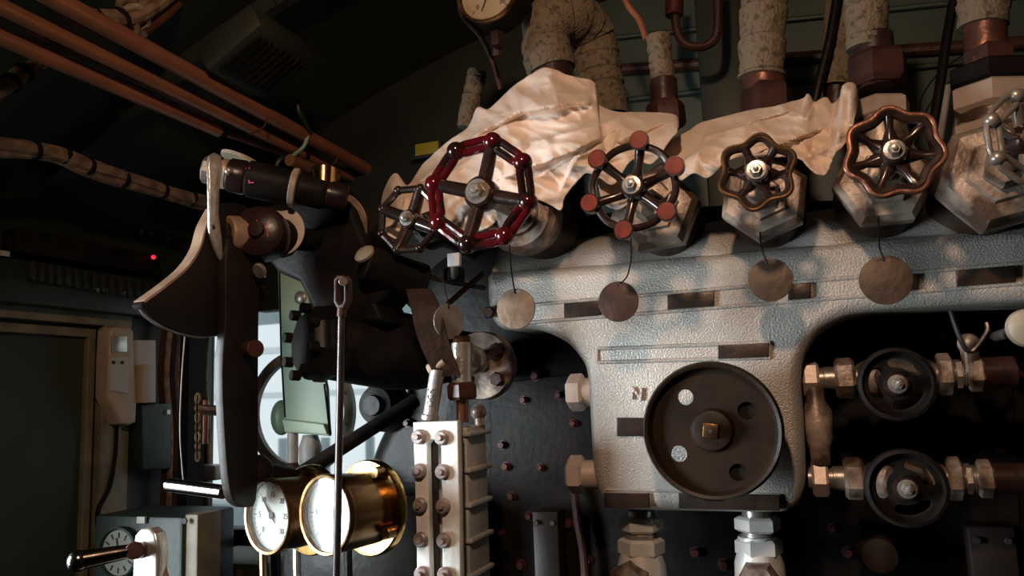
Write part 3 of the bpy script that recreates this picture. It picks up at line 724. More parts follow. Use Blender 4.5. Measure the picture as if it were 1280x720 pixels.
# ------------------------------------------------------------------ cloths
def seg_d(p, a, b):
    ab = b - a; t_ = max(0, min(1, (p - a).dot(ab) / ab.length_squared)); return (p - (a + ab * t_)).length, t_
def cloth(name, label, topb, botb, Yt, Yb, creases, matn, nu=150, nv=54, seed=0):
    T = smoothpath([V((x, y, 0)) for x, y in topb], 10); B = smoothpath([V((x, y, 0)) for x, y in botb], 10)
    def samp(L, u):
        f = u * (len(L) - 1); i = min(int(f), len(L) - 2); return L[i].lerp(L[i + 1], f - i)
    vs = []
    for i in range(nu + 1):
        u = i / nu; a = samp(T, u); b = samp(B, u)
        for j in range(nv + 1):
            v = j / nv
            p = a.lerp(b, v)
            y = Yt + (Yb - Yt) * (1 - (1 - v) ** 1.6)
            for (c0, c1, amp, wd) in creases:
                A = V((c0[0], c0[1], 0)); Bq = V((c1[0], c1[1], 0)); d, tt = seg_d(p, A, Bq)
                side = ((Bq - A).cross(p - A)).z
                tp = max(0, min(1, 5 * min(tt + .04, 1.04 - tt)))
                if side > 0: y -= amp * tp * math.exp(-(d / wd) ** 1.2)
                else: y -= amp * tp * (1.45 * math.exp(-(d / (wd * .16))) - .45 * math.exp(-(d / (wd * .8))))
            n_ = V((p.x / 60, p.y / 42, seed))
            rot = V((p.x * .75 + p.y * .9, (p.y * .75 - p.x * .45) * 2.2, seed * 50))
            y += .030 * noise.noise(n_) + .040 * abs(noise.noise(rot / 75)) + .018 * abs(noise.noise(rot / 32 + V((3, 1, 2)))) - .012
            edge = min(v, 1 - v, u, 1 - u)
            q_ = P(p.x, p.y + .8 * noise.noise(n_ * 5), Y=y)
            vs.append(q_)
    fs = [(i * (nv + 1) + j, (i + 1) * (nv + 1) + j, (i + 1) * (nv + 1) + j + 1, i * (nv + 1) + j + 1) for i in range(nu) for j in range(nv)]
    o = MB().add(vs, fs).build(name, matn, ang=60, merge=False)
    md = o.modifiers.new('thickness', 'SOLIDIFY'); md.thickness = .003; md.offset = 0
    return tag(o, label, 'cloth')
cloth('draped_cloth', 'large crumpled off-white cloth draped over the left valves and pipe nuts',
      [(476, 268), (480, 240), (494, 217), (510, 232), (530, 205), (562, 176), (585, 160), (597, 135), (612, 136), (640, 110), (664, 93), (684, 85), (712, 95), (742, 103), (743, 126), (768, 140), (805, 141), (843, 144), (848, 158)],
      [(482, 292), (500, 300), (520, 292), (548, 290), (570, 300), (590, 290), (610, 285), (640, 262), (672, 250), (700, 262), (706, 246), (722, 226), (735, 216), (752, 224), (768, 230), (790, 200), (815, 205), (835, 178), (846, 165)],
      1.32, 1.16,
      [((742, 128), (690, 134), .030, 20), ((700, 133), (640, 142), .034, 22), ((650, 141), (590, 172), .026, 18),
       ((600, 214), (660, 178), .026, 16), ((650, 182), (790, 146), .030, 18), ((560, 220), (610, 182), .020, 12),
       ((760, 168), (680, 205), .024, 16), ((700, 196), (630, 222), .022, 14), ((650, 232), (735, 190), .018, 10),
       ((520, 232), (600, 165), .022, 14), ((540, 238), (575, 205), .014, 8), ((700, 240), (722, 196), .016, 9), ((760, 205), (775, 168), .018, 10),
       ((842, 150), (770, 178), .020, 14), ((780, 145), (765, 120), .012, 9), ((625, 160), (660, 150), .010, 7), ((505, 232), (500, 285), .018, 9)],
      'cloth', 300, 110, 0)
cloth('draped_cloth', 'smaller stained cloth bundled over the valves at centre right, tip upright',
      [(828, 190), (836, 178), (860, 165), (880, 153), (930, 140), (965, 134), (1003, 124), (1010, 118), (1018, 128), (1032, 122), (1040, 130), (1050, 122), (1055, 106), (1068, 106), (1072, 125)],
      [(836, 200), (850, 224), (868, 216), (885, 222), (910, 200), (940, 196), (970, 196), (1000, 198), (1015, 214), (1028, 220), (1036, 212), (1044, 192), (1052, 184), (1060, 172), (1066, 160)],
      1.31, 1.14,
      [((880, 172), (960, 150), .018, 10), ((990, 138), (930, 156), .016, 9), ((850, 205), (900, 175), .022, 12), ((905, 192), (1000, 176), .018, 10), ((1030, 160), (960, 186), .020, 12),
       ((1046, 180), (1052, 118), .022, 8), ((1062, 165), (1064, 115), .016, 7), ((870, 200), (885, 165), .014, 8), ((1008, 150), (1020, 126), .012, 6), ((1010, 195), (1035, 185), .018, 9)],
      'cloth2', 220, 90, 3.3)
cloth('rag', 'small light rag hanging through the spokes below the white cloth',
      [(745, 215), (770, 222), (800, 224), (826, 205), (850, 215)], [(752, 252), (772, 262), (795, 250), (812, 262), (846, 232)], 1.24, 1.15,
      [((770, 220), (790, 260), .015, 10), ((815, 215), (820, 255), .015, 10)], 'cloth2', 50, 24, 8.1)

# ------------------------------------------------------------------ gauge glass column
YG = 1.08
t = thing('water_gauge', 'tall white water gauge column with two rows of bolts and a slot', 'water gauge', P(555, 740, Y=YG))
lo = [xz(*p, YG) for p in ((516, 528), (572, 526), (577, 790), (524, 790))]
sl_ = [xz(*p, YG) for p in ((534, 556), (538, 550), (546, 549), (551, 554), (553, 720), (551, 728), (545, 728), (538, 722))]
MB().plate([lo, sl_], .014, at((0, YG + .007, 0)), .002).build('cover_plate', 'white', t)
g0 = P(544, 545, Y=YG + .03); g1 = P(547, 735, Y=YG + .03)
MB().box((g0 + g1) / 2 + V((0, -.012, 0)), (.024, .004, (g0 - g1).length)).build('glass_strip', 'darksteel', t)
# body behind
lo2 = [xz(*p, YG + .03) for p in ((522, 532), (571, 530), (576, 790), (528, 790))]
MB().plate([lo2], .035, at((0, YG + .034, 0)), .002).build('side_frame', 'greyp', t)
c0 = P(586, 532, Y=YG + .10); c1 = P(591, 790, Y=YG + .10); ww = S(24, c0)
MB().box((c0 + c1) / 2, (ww, .08, (c0 - c1).length), bev=.004).build('rear_body', 'greyp', t)
for py in (541, 585, 627, 670, 713):
    c = P(588 + (py - 540) * .02, py, Y=YG + .10); MB().box(c, (ww * 1.25, .09, .008), bev=.003).build('fin', 'greyp', t)
for i in range(6):
    for px, dy in ((524, 546), (552, 547)):
        py = dy + i * 42.8; q = P(px + i * .9 + (0 if px < 540 else .8), py, Y=YG - .001)
        r = S(9.2, q)
        b = MB().lathe([(0, 0), (r * 1.05, 0), (r * 1.05, .002), (r * .95, .0025), (r * .95, .006), (r * .8, .0075), (r * .5, .0075), (0, .0075)], 24, at(q))
        b.lathe([(0, .007), (r * .42, .007), (r * .42, .011), (r * .34, .012), (0, .012)], 6, at(q), random.random())
        b.build('bolt', 'nut', t)
# top flange disc, cock and lever
q = P(601, 457, Y=YG + .2); R = S(43, q)
t = thing('gauge_cock', 'silver flanged gauge cock above the white water gauge column', 'cock', q)
MB().lathe([(0, -.02), (R, -.02), (R, 0), (R * .96, .004), (0, .004)], 56, at(q)).build('flange', 'bonnet', t)
for a in (35, -35, 145, 215):
    e = q + V((R * .72 * math.cos(math.radians(a)), -.004, R * .72 * math.sin(math.radians(a))))
    MB().hexn(e, e + V((0, -.018, 0)), .0125, random.random()).build('bolt', 'rust', t)
h0 = P(600, 452, Y=YG + .2); h1 = P(577, 448, Y=YG + .07)
MB().cyl(h0, h1, .020).lathe([(.020, 0), (.025, .01), (.025, .02), (.020, .03)], 28, frame(h0.lerp(h1, .35), h1 - h0)).build('horizontal_tube', 'steeld', t)
a = P(577, 428, Y=YG + .06); b = P(577, 485, Y=YG + .06)
MB().cyl(a, b, .016).build('vertical_body', 'silver2', t)
MB().hexn(P(577, 420, Y=YG + .06), P(577, 430, Y=YG + .06), .015).build('top_cap', 'brassd', t)
MB().hexn(P(577, 478, Y=YG + .06), P(578, 500, Y=YG + .06), .024, .3).build('gland_nut', 'rust', t)
MB().cyl(P(577, 495, Y=YG + .06), P(579, 528, Y=YG + .06), .0095).build('lower_tube', 'copper2', t)
MB().sph(P(598, 515, Y=YG + .12), .013).cyl(P(598, 515, Y=YG + .12), P(600, 532, Y=YG + .12), .008).build('side_boss', 'bonnet', t)
a = P(547, 462, Y=YG + .03); b = P(537, 526, Y=YG + .03)
t = thing('cock_lever', 'short grey tubular lever with worn lettering beside gauge column top', 'lever', b)
MB().cyl(b, a, .0115, .0115).lathe([(0.0115, 0), (.014, .002), (.014, .008), (.0115, .01)], 24, frame(b, a - b)).build('tube', 'silver2', t)
MB().cyl(a + V((-.012, 0, -.002)), a + V((.012, 0, .012)), .012, .006).build('pointed_end', 'cream', t)
d = (a - b).normalized(); mm = frame(b.lerp(a, .45) + V((.001, -.0118, 0)), V((0, -1, 0)), d)
MB().text('OCK', .013, frame(b.lerp(a, .45) + V((.001, -.0108, 0)), V((0, -1, 0))) @ Matrix.Rotation(PI / 2 - .12, 4, 'Z'), .0014).build('lettering', 'ink', t)

# ------------------------------------------------------------------ pressure gauges
def gauge(label, c, axis, R, L, group, flangeR, facem='face', glass_=True, needle=2.4, case='brasscase', flange=True):
    """axis points from dial back into the mount"""
    t = thing('pressure_gauge', label, 'gauge', c, group)
    ax = V(axis).normalized(); m = frame(c, -ax)       # local z towards the viewer
    MB().lathe([(0, -L), (R * .93, -L), (R * .95, -L * .5), (R * .97, -.012), (R * .97, 0), (R * .9, 0), (R * .9, -.008), (0, -.008)], 64, m).build('case', case, t)
    MB().lathe([(R * .89, -.001), (R * .99, -.003), (R * 1.0, .002), (R * .97, .007), (R * .91, .006), (R * .89, -.001)], 64, m).build('bezel', 'brassd', t)
    f = MB().lathe([(0, -.0075), (R * .9, -.0075), (R * .9, -.0065), (0, -.0065)], 56, m).build('dial', facem, t)
    tk = MB()
    for i in range(31):
        a = math.radians(225 - i * 9); r0 = R * (.68 if i % 5 == 0 else .74)
        tk.box(((r0 + R * .8) / 2 * math.cos(a), (r0 + R * .8) / 2 * math.sin(a), -.0060), (R * .8 - r0, R * (.022 if i % 5 == 0 else .012), .0006), m @ Matrix.Translation((0, 0, 0)) if False else m, 0) if False else None
        d = V((math.cos(a), math.sin(a), 0)); p0 = d * r0; p1 = d * R * .8
        tk.tube([m @ (p0 + V((0, 0, -.006))), m @ (p1 + V((0, 0, -.006)))], R * (.010 if i % 5 == 0 else .006), 4)
    for i in range(7):
        a = math.radians(225 - i * 45)
        tk.text(str(i * 5), R * .2, m @ Matrix.Translation((R * .55 * math.cos(a), R * .55 * math.sin(a), -.0062)), .0003)
    tk.build('scale', 'ink', f)
    nd = MB()
    for a, ln in ((needle, .62), (needle + PI, .25)):
        d = V((math.cos(a), math.sin(a), 0)); nd.tube([m @ V((0, 0, -.004)), m @ (d * R * ln + V((0, 0, -.004)))], [R * .035, R * .012], 6)
    nd.lathe([(0, -.006), (R * .09, -.006), (R * .09, -.003), (0, -.002)], 20, m)
    nd.build('needle', 'rust', t)
    if flange:
        MB().lathe([(0, -L - .012), (flangeR, -L - .012), (flangeR, -L - .002), (flangeR * .97, -L + .002), (flangeR * .80, -L + .003), (0, -L + .003)], 64, m).build('back_flange', 'brass', t)
        for k in range(4):
            a = math.radians(60 + k * 90); e = m @ V((flangeR * .88 * math.cos(a), flangeR * .88 * math.sin(a), -L)); 
            MB().cyl(e, e - ax * .016, .0085, seg=16).build('screw', 'brassd', t)
    if glass_:
        MB().lathe([(0, .0015), (R * .9, .0015), (R * .9, .003), (0, .0035)], 48, m).build('glass', 'glass', t)
    return t
ga = V((.28, .96, -.01))
c1 = P(337, 645, Y=1.06); c2 = P(410, 643, Y=.98)
gauge('left brass pressure gauge, its needle and scale readable', c1, ga, S(47, c1), .075, 'brass gauges at the lower left', S(58, c1), needle=2.3)
# second gauge, larger and nearer
gauge('right larger brass pressure gauge with glaring white dial', c2, ga, S(50, c2), .075, 'brass gauges at the lower left', S(62, c2), needle=1.2)
# pipes below the gauges
for px, Y, lab in ((330, 1.1, 'bent copper pipe under the left brass gauge'), (345, 1.12, 'dark pipe under the left brass gauge beside the bent copper one'), (372, 1.12, 'grey pipe dropping between the two brass gauges'), (436, 1.08, 'dark pipe dropping below the right brass gauge')):
    wire('gauge_pipe', lab, 'pipe', [P(px, 672, Y=Y + .03), P(px - 1, 700, Y=Y + .02), P(px + 2, 790, Y=Y + .02)], .0065 if px != 345 else .009, {330: 'brassd', 345: 'black2', 372: 'steeld', 436: 'black2'}[px])
# mounting bracket behind gauges
a = P(395, 600, Y=1.22)
t = thing('gauge_bracket', 'dark iron bracket behind the brass gauges, sloping up right', 'bracket', a)
MB().cyl(P(345, 612, Y=1.2), P(520, 500, Y=1.42), .014).build('bar', 'black2', t)
MB().sph(P(320, 590, Y=1.08), S(20, a)).cyl(P(320, 590, Y=1.08), P(380, 600, Y=1.2), .018).build('clamp', 'black2', t)
MB().box(P(470, 690, Y=1.41), (.3, .2, .25), bev=.01).build('base_plate', 'black', t)

# top gauge
c = P(610, -12, Y=1.24)
t = gauge('round yellowed gauge cut off by the top edge of the frame', c, (0.05, 1, 0), S(43, c), .06, None, .05, facem='facey', needle=-2.0, flange=False, case='black2')
MB().cyl(P(620, 25, Y=1.28), P(622, 70, Y=1.3), .010).hexn(P(621, 40, Y=1.28), P(622, 58, Y=1.28), .014).build('stem_union', 'rust', t)
# ------------------------------------------------------------------ green panel in the window
YN = 1.62
lo = [xz(*p, YN) for p in ((349, 340), (382, 340), (392, 400), (410, 485), (413, 545), (357, 540), (352, 440))]
t = thing('green_cover', 'pale green sheet metal cover hanging in front of the lookout window', 'cover', P(384, 544, Y=YN))
MB().plate([lo], .012, at((0, YN, 0)), .002).build('sheet', 'green', t)
lo = [xz(*p, YN - .012) for p in ((354, 524), (406, 530), (411, 543), (358, 540))]
MB().plate([lo], .012, at((0, YN - .012, 0)), .002).build('bottom_lip', 'green', t)
MB().tube([P(350, 340, Y=YN - .004), P(352, 440, Y=YN - .004), P(357, 522, Y=YN - .004)], .0035, 8).tube([P(406, 480, Y=YN - .004), P(413, 543, Y=YN - .004)], .0035, 8).build('edge_bead', 'black2', t)
MB().lathe([(0, 0), (.014, 0), (.016, .004), (.010, .008), (0, .008)], 20, at(P(376, 372, Y=YN - .006))).build('screw', 'steeld', t)
q = P(352, 522, Y=YN + .03)
t = thing('wiper_motor', 'grey-green rounded wiper motor under the pale green cover', 'motor', q)
MB().sph(q, S(20, q), None, (.7, .6, 1.1)).build('housing', 'green', t)
MB().lathe([(0, -.05), (.018, -.05), (.026, -.02), (.028, .02), (.018, .05), (0, .05)], 24, Matrix.Translation(P(388, 570, Y=YN + .02))).build('bulb', 'greyp', t)
MB().cyl(P(366, 540, Y=YN), P(366, 592, Y=YN), .013).build('spindle', 'greyp', t)
MB().cyl(P(366, 596, Y=YN), P(366, 575, Y=YN), .02, .012).build('foot', 'rust', t)

# ------------------------------------------------------------------ black gear housing
a = P(384, 428, Y=1.12); b = P(600, 448, Y=1.42)
t = thing('gear_housing', 'bulky black flanged gear housing hanging before the lookout window', 'gear housing', a)
m = frame(a, b - a); r = S(48, a)
MB().lathe([(0, -.008), (r * .80, -.008), (r * .95, .004), (r * .98, .012), (r * .98, .018), (r * 1.02, .022), (r * 1.02, .04), (r * .98, .044), (0, .044)], 8, m, .2).build('flange', 'black', t)
MB().lathe([(0, .04), (r * .93, .042), (r * 1.02, .10), (r * 1.1, .16), (r * 1.05, .22), (r * .8, .28), (r * .7, .40), (0, .40)], 40, m).build('body', 'black2', t)
for k in range(8):
    an = k * PI / 4 + .2; e = m @ V((r * .88 * math.cos(an), r * .88 * math.sin(an), -.004)); MB().cyl(e, e - (b - a).normalized() * .016, .009, seg=14).build('bolt', 'black2', t)
# dark machinery mass above it
t = thing('shaft_bracket', 'black cast bracket carrying the control shaft, above the gear housing', 'bracket', P(420, 340, Y=1.15))
lo = [xz(*p, 1.15) for p in ((372, 215), (402, 222), (440, 260), (455, 300), (478, 330), (500, 345), (470, 380), (480, 402), (430, 404), (392, 392), (372, 352), (345, 340), (330, 320))]
MB().plate([lo], .10, at((0, 1.2, 0)), .012, 3).build('web', 'black2', t)
MB().cyl(P(455, 328, Y=1.12), P(530, 352, Y=1.2), .030).build('boss', 'black2', t)
MB().lathe([(0, 0), (.017, 0), (.018, .005), (.013, .009), (0, .010)], 28, frame(P(457, 319, Y=1.11), (-.2, -1, .8))).build('end_cap', 'cream', t)
MB().cyl(P(404, 240, Y=1.1), P(405, 209, Y=1.1), S(15, P(404, 220, Y=1.1))).build('oil_cup', 'brass', t)
q = P(326, 338, Y=1.03)
MB().lathe([(0, 0), (.013, 0), (.0135, .004), (.011, .006), (0, .006)], 24, frame(q, (-.2, -1, -.5))).build('grease_cap', 'steeld', t)
# cable loops
q = P(440, 290, Y=1.18)
t = thing('wire_coil', 'loop of thin brown wires behind the black shaft bracket', 'wire', q)
for k in range(4):
    o_ = k * 3
    MB().tube(smoothpath([P(405 + o_, 236 + o_, Y=1.17), P(430 + o_, 246, Y=1.17), P(447 + o_, 268, Y=1.17), P(452 + o_ * .5, 300, Y=1.17), P(446 + o_ * .5, 335, Y=1.18)], 8), .0022, 8).build('wire', 'rope', t)

# ------------------------------------------------------------------ control lever assembly (levers swing in the YZ plane)
XA = -.86
def yz(px, py, X=XA): q_ = P(px, py, X=X); return (q_.y, q_.z)
t = thing('control_lever', 'big dark control lever with fan-shaped bronze-edged blade, drop arm and handle', 'lever', P(300, 635, X=XA))
out = [(258, 262), (246, 285), (238, 312), (222, 336), (196, 358), (166, 379), (172, 391), (190, 405), (215, 416), (243, 421), (272, 418), (300, 405), (318, 380), (322, 330), (318, 300), (300, 262), (275, 255)]
lo = [(p.x, p.y) for p in smoothpath([V((*yz(p[0], p[1], XA - .018), 0)) for p in out], 4, closed=True)]
MB().plate([lo], .018, Matrix.Translation((XA - .009, 0, 0)) @ MYZ, .0015).build('blade', 'blade', t)
# bronze worn edge band along the near edge
eb = [P(x, y, X=XA - .018) + V((.009, 0, 0)) for x, y in ((258, 262), (246, 285), (238, 312), (222, 336), (196, 358), (168, 378))]
sp = smoothpath(eb, 6); vs = []
for i, p in enumerate(sp):
    d = (sp[min(i + 1, len(sp) - 1)] - sp[max(i - 1, 0)]).normalized(); nrm = V((1, 0, 0)).cross(d).normalized()
    if nrm.y > 0: nrm = -nrm
    for sx, n_ in ((-.0095, -.002), (.0095, -.002), (.0095, .0015), (-.0095, .0015)): vs.append(p + V((sx, 0, 0)) + nrm * n_)
fs = [(i * 4 + k, i * 4 + (k + 1) % 4, i * 4 + 4 + (k + 1) % 4, i * 4 + 4 + k) for i in range(len(sp) - 1) for k in range(4)] + [(0, 1, 2, 3), tuple((len(sp) - 1) * 4 + k for k in (3, 2, 1, 0))]
MB().add(vs, fs).build('worn_edge', 'edge', t)
eb = [P(x, y, X=XA - .018) + V((.009, 0, 0)) for x, y in ((167, 380), (173, 391), (190, 405), (215, 416), (243, 421), (268, 418))]
MB().tube(smoothpath(eb, 6), .003, 8).build('lower_edge', 'steeld', t)
# drop arm
out = [(276, 300), (272, 400), (268, 470), (272, 560), (277, 610), (284, 628), (298, 634), (310, 625), (313, 560), (313, 470), (314, 380), (316, 300)]
lo = [(p.x, p.y) for p in smoothpath([V((*yz(p[0], p[1], XA + .002), 0)) for p in out], 3, closed=True)]
MB().plate([lo], .016, Matrix.Translation((XA + .010, 0, 0)) @ MYZ, .002).build('drop_arm', 'blade', t)
q = P(311, 437, X=XA + .025); MB().cyl(q, q + V((.022, -.01, 0)), .014).build('arm_bolt', 'rust', t)
a = P(280, 615, X=XA - .01); b = P(211, 606, X=XA - .13)
MB().cyl(a, b, S(8.5, b)).build('handle', 'chrome', t)
MB().tube([P(250, 512, X=XA - .03), P(285, 514, X=XA)], .008, 8).build('catch', 'brown', t)
# link bar
a = P(267, 200, X=XA - .03); b = P(268, 312, X=XA - .03)
out = [(259, 205), (261, 195), (267, 191), (275, 195), (276, 210), (273, 235), (272, 270), (276, 300), (277, 330), (268, 312), (261, 290), (260, 230)]
MB().plate([[yz(p[0], p[1], XA + .006) for p in out]], .008, Matrix.Translation((XA + .006, 0, 0)) @ MYZ, .003).build('link_bar', 'silver2', t)
q = P(266, 284, X=XA + .010); MB().sph(q, .0035).build('oil_hole', 'ink', t)

# upper shaft chain: nut, washer, ball boss, cream disc, boss...
def chain(t, p0, p1, items):
    d = (p1 - p0)
    for (name, a0, a1, r, r1, seg, mt) in items:
        MB().lathe([(0, 0), (r * .9, 0), (r, min(.003, (a1 - a0) * d.length * .2)), (r1, (a1 - a0) * d.length * .85), (r1 * .9, (a1 - a0) * d.length), (0, (a1 - a0) * d.length)], seg, frame(p0 + d * a0, d), .3).build(name, mt, t)
t = thing('shaft_joint', 'upper dark forked shaft joint with pink chalk mark and cream washers', 'joint', P(300, 250, X=XA))
p0 = P(254, 212, Y=1.0); p1 = P(434, 248, Y=1.12)
chain(t, p0, p1, [('nut', 0, .05, .022, .022, 8, 'steeld'), ('washer', .12, .17, .025, .025, 32, 'edge'), ('cap', .17, .30, .028, .029, 32, 'joint'), ('fork', .30, .60, .031, .030, 32, 'black2'), ('cream_washer', .60, .65, .033, .033, 40, 'cream'), ('collar', .65, .85, .027, .027, 32, 'black2'), ('shaft', .05, 1.0, .016, .016, 24, 'black2'), ('end_collar', .85, 1.0, .024, .024, 28, 'joint')])
e = p0.lerp(p1, .22) + V((.01, -.028, .0)); MB().sph(e, .007).build('grease_nipple', 'steeld', t)
MB().lathe([(0, 0), (.034, 0), (.035, .006), (0, .008)], 36, frame(P(300, 202, Y=1.09), (.3, .2, 1))).build('top_disc', 'cream', t)
def chalk(t, c, s, strokes, nrm=(0, -1, 0)):
    mb = MB(); m = frame(c, nrm)
    for st in strokes: mb.tube([m @ V((x * s, y * s, 0)) for x, y in st], .0012, 5)
    mb.build('chalk_mark', 'chalk', t)
e = p0.lerp(p1, .40) + V((0, -.0312, 0))
chalk(t, e + V((-.004, -.0015, .002)), .013, [[(-1, 1), (-1, -1)], [(-1, 0), (0, 1)], [(-1, 0), (0, -1)], [(.4, 1), (.4, -1), (1.1, -1)]])
t = thing('shaft_joint', 'lower larger dark round shaft joint with pink scrawl, above the blade', 'joint', P(330, 340, X=XA))
p0 = P(283, 292, Y=1.0); p1 = P(385, 300, Y=1.14)
chain(t, p0, p1, [('bronze_collar', .0, .25, .029, .031, 40, 'edge'), ('boss', .25, .75, .034, .034, 40, 'black2'), ('shaft', .0, 1.2, .02, .02, 24, 'black2')])
q = p0.lerp(p1, .45) + V((.0, -.037, .0))
fq = frame(p0.lerp(p1, .46) + V((.008, -.018, 0)), (.42, -1, .02))
MB().lathe([(0, -.02), (.043, -.02), (.044, .01), (.040, .026), (.030, .032), (.013, .034), (.012, .042), (0, .043)], 44, fq).build('end_cap', 'joint', t)
MB().lathe([(0, -.034), (.043, -.034), (.044, -.028), (0, -.026)], 44, fq @ Matrix.Translation((.018, .012, 0))).build('cream_disc', 'cream', t)
chalk(t, fq @ V((0, 0, .0335)), .016, [[(-1.2, .8), (-.2, .2), (-.9, -.8), (.3, -.5)], [(0, 1), (.2, -.6), (1, .7), (1.1, -.8)], [(-1, -.1), (.9, .2)]], (.42, -1, .02))

# ------------------------------------------------------------------ control rod with slotted fork
YR = .93
a = P(427, 392, Y=YR); b = P(419, 800, Y=YR); b = a + (b - a) * ((a.z - .01) / (a.z - b.z))
t = thing('control_rod', 'long thin vertical steel rod with slotted fork end, before the gauges', 'rod', b)
MB().cyl(b, a, S(5.0, a), S(4.6, a)).build('rod', 'darksteel', t)
lo = [xz(*p, YR) for p in ((421, 350), (425, 345), (433, 345), (437, 350), (437, 378), (433, 386), (425, 386), (421, 378))]
li = [xz(*p, YR) for p in ((424.5, 353), (427, 349.5), (431, 349.5), (433.5, 353), (433.5, 376), (431, 381), (427, 381), (424.5, 376))]
MB().plate([lo, li], .016, at((0, YR, 0)), .0015).build('fork', 'rust', t)
MB().cyl(P(429, 352, Y=YR - .02), P(429, 352, Y=YR + .05), .006).build('pin', 'steeld', t)
MB().cyl(P(427, 396, Y=YR), P(428, 384, Y=YR), .007).build('collar', 'rust', t)

# ------------------------------------------------------------------ copper pipes overhead
def cpipe(label, p0, p1, r, matn='copper'):
    return tag(MB().tube([p0, p0.lerp(p1, .33), p0.lerp(p1, .66), p1], r, 20).build('copper_pipe', matn), label, 'pipe', 'copper pipes running under the roof')
cpipe('uppermost thick copper pipe running along under the roof at left', P(20, -28, X=-1.1), P(478, 222, X=-1.1), .0165)
cpipe('middle thick copper pipe, close beneath the uppermost one', P(-40, -12, X=-1.15), P(440, 222, X=-1.15), .0135)
t = cpipe('lowest copper pipe, ending in a dark socket above the control lever', P(-40, 28, X=-1.2), P(274, 164, X=-1.2), .0152)
d = (P(274, 164, X=-1.2) - P(-40, 28, X=-1.2)).normalized(); e = P(274, 164, X=-1.2)
MB().cyl(e - d * .004, e + d * .012, .0168).build('socket', 'black2', t)
MB().cyl(e + d * .01, P(362, 195, X=-1.2), .0065).build('thin_end', 'copper', t)
cpipe('short stout copper pipe behind the shaft joint', P(362, 200, X=-1.12), P(420, 222, X=-1.12), .014)
cpipe('slim dark pipe between the middle and lowest copper pipes', P(40, 40, X=-1.3), P(330, 175, X=-1.3), .008, 'rust')
# hangers
for (px, py), (qx, qy) in (((322, 160), (334, 148)), ((372, 190), (386, 164)), ((412, 205), (424, 190))):
    lab = {322: 'thin wire clip round the two upper copper pipes, nearest', 372: 'green strap clip with hook round the copper pipes', 412: 'thin wire clip round the copper pipes, furthest towards front wall'}[px]
    a = P(px - 10, py + 8, X=-1.14); b = P(qx, qy, X=-1.09)
    g = px == 372
    t = thing('pipe_clip', lab, 'clip', a)
    o_ = MB().tube(smoothpath([a, a.lerp(b, .5) + V((.022, -.012, -.01)), b], 6), .0045 if g else .002, 8)
    o_.build('strap', 'green' if g else 'copper2', t)
    if g:
        MB().tube(smoothpath([P(388, 165, X=-1.08), P(380, 150, X=-1.07), P(374, 140, X=-1.07), P(372, 124, X=-1.07)], 6), .0055, 8).build('hook', 'greenb', t)
        MB().tube(smoothpath([P(345, 208, X=-1.16), P(352, 198, X=-1.15), P(372, 194, X=-1.14)], 6), .006, 8).build('tail', 'greenb', t)
# cable bundles
def bundle(label, path, n, spread, r, ties, X, seed):
    rnd = random.Random(seed)
    base = smoothpath([P(x, y, X=X) for x, y in path], 8)
    t = thing('cable_bundle', label, 'cables', base[0])
    for k in range(n):
        a = 2 * PI * k / n; ph = rnd.random() * 6
        pts = [p + V((spread * .5 * math.cos(a + .3 * math.sin(i * .15 + ph)), 0, spread * math.sin(a + .5 * math.sin(i * .22 + ph)))) for i, p in enumerate(base)]
        MB().tube(pts, r * (.8 + .4 * rnd.random()), 8).build('cable', 'rope', t)
    for i in ties:
        p = base[min(i, len(base) - 2)]; d = base[min(i + 1, len(base) - 1)] - p
        MB().lathe([(spread * 1.5, -.006), (spread * 1.7, 0), (spread * 1.5, .006)], 16, frame(p, d)).build('tie', 'black2', t)
bundle('tied brown cable bundle along the left cab side under the pipes', [(-30, 184), (30, 187), (75, 192), (110, 208), (160, 226), (215, 242), (255, 252)], 3, .013, .0115, (10, 17, 24, 31, 38, 44), -1.45, 1)
bundle('knotted cable bundle at the top left above the copper pipes', [(60, -20), (95, 18), (140, 26), (180, 12), (240, -30)], 4, .014, .011, (12, 18), -1.14, 2)
bundle('loose cable bundle at left edge below the lowest copper pipe', [(-30, 140), (5, 112), (22, 96), (40, 85), (70, 66)], 3, .012, .009, (12, 20), -1.35, 3)
t = thing('cable_knot', 'lumpy knot of wrapped cable hanging by the top left bundle', 'cable', P(168, 22, X=-1.14))
for k in range(4):
    q = P(160 + 7 * (k % 3), 10 + 9 * k, X=-1.14)
    MB().tube(smoothpath([q + V((0, -.02, 0)), q + V((.01, 0, .015)), q + V((0, .02, .004)), q + V((-.01, .004, -.012))], 6, True), .007, 8, closed=True).build('coil', 'rope' if k != 1 else 'cream', t)
wire('copper_tail', 'short copper coloured pipe slanting up right of the top left bundle', 'pipe', [P(180, 42, X=-1.14), P(210, 18, X=-1.14), P(238, -10, X=-1.14)], .008, 'copper2')
# speaker / vent box on the roof
q = P(322, 68, Z=2.36)
t = thing('roof_box', 'dark green louvred box fixed to the roof at upper left', 'box', q)
m = Matrix.Translation(q) @ Matrix.Rotation(math.radians(-28), 4, 'Y')
MB().box((0, 0, 0), (.15, .18, .06), m, .01).build('casing', 'roof', t)
mb = MB()
for k in range(9): mb.box((0, -.07 + k * .0175, -.032), (.11, .006, .006), m, .001)
mb.build('grille', 'black2', t)
# yellow sign
q = P(533, 187, Y=1.80)
t = thing('yellow_plate', 'small yellow plate in a dark green frame left of the cloth', 'plate', q)
MB().box(q, (S(42, q), .01, S(22, q)), bev=.002).build('frame', 'greenb', t)
MB().box(V(q) + V((.005, -.006, 0)), (S(32, q), .006, S(15, q)), bev=.001).build('plate', 'yellow', t)

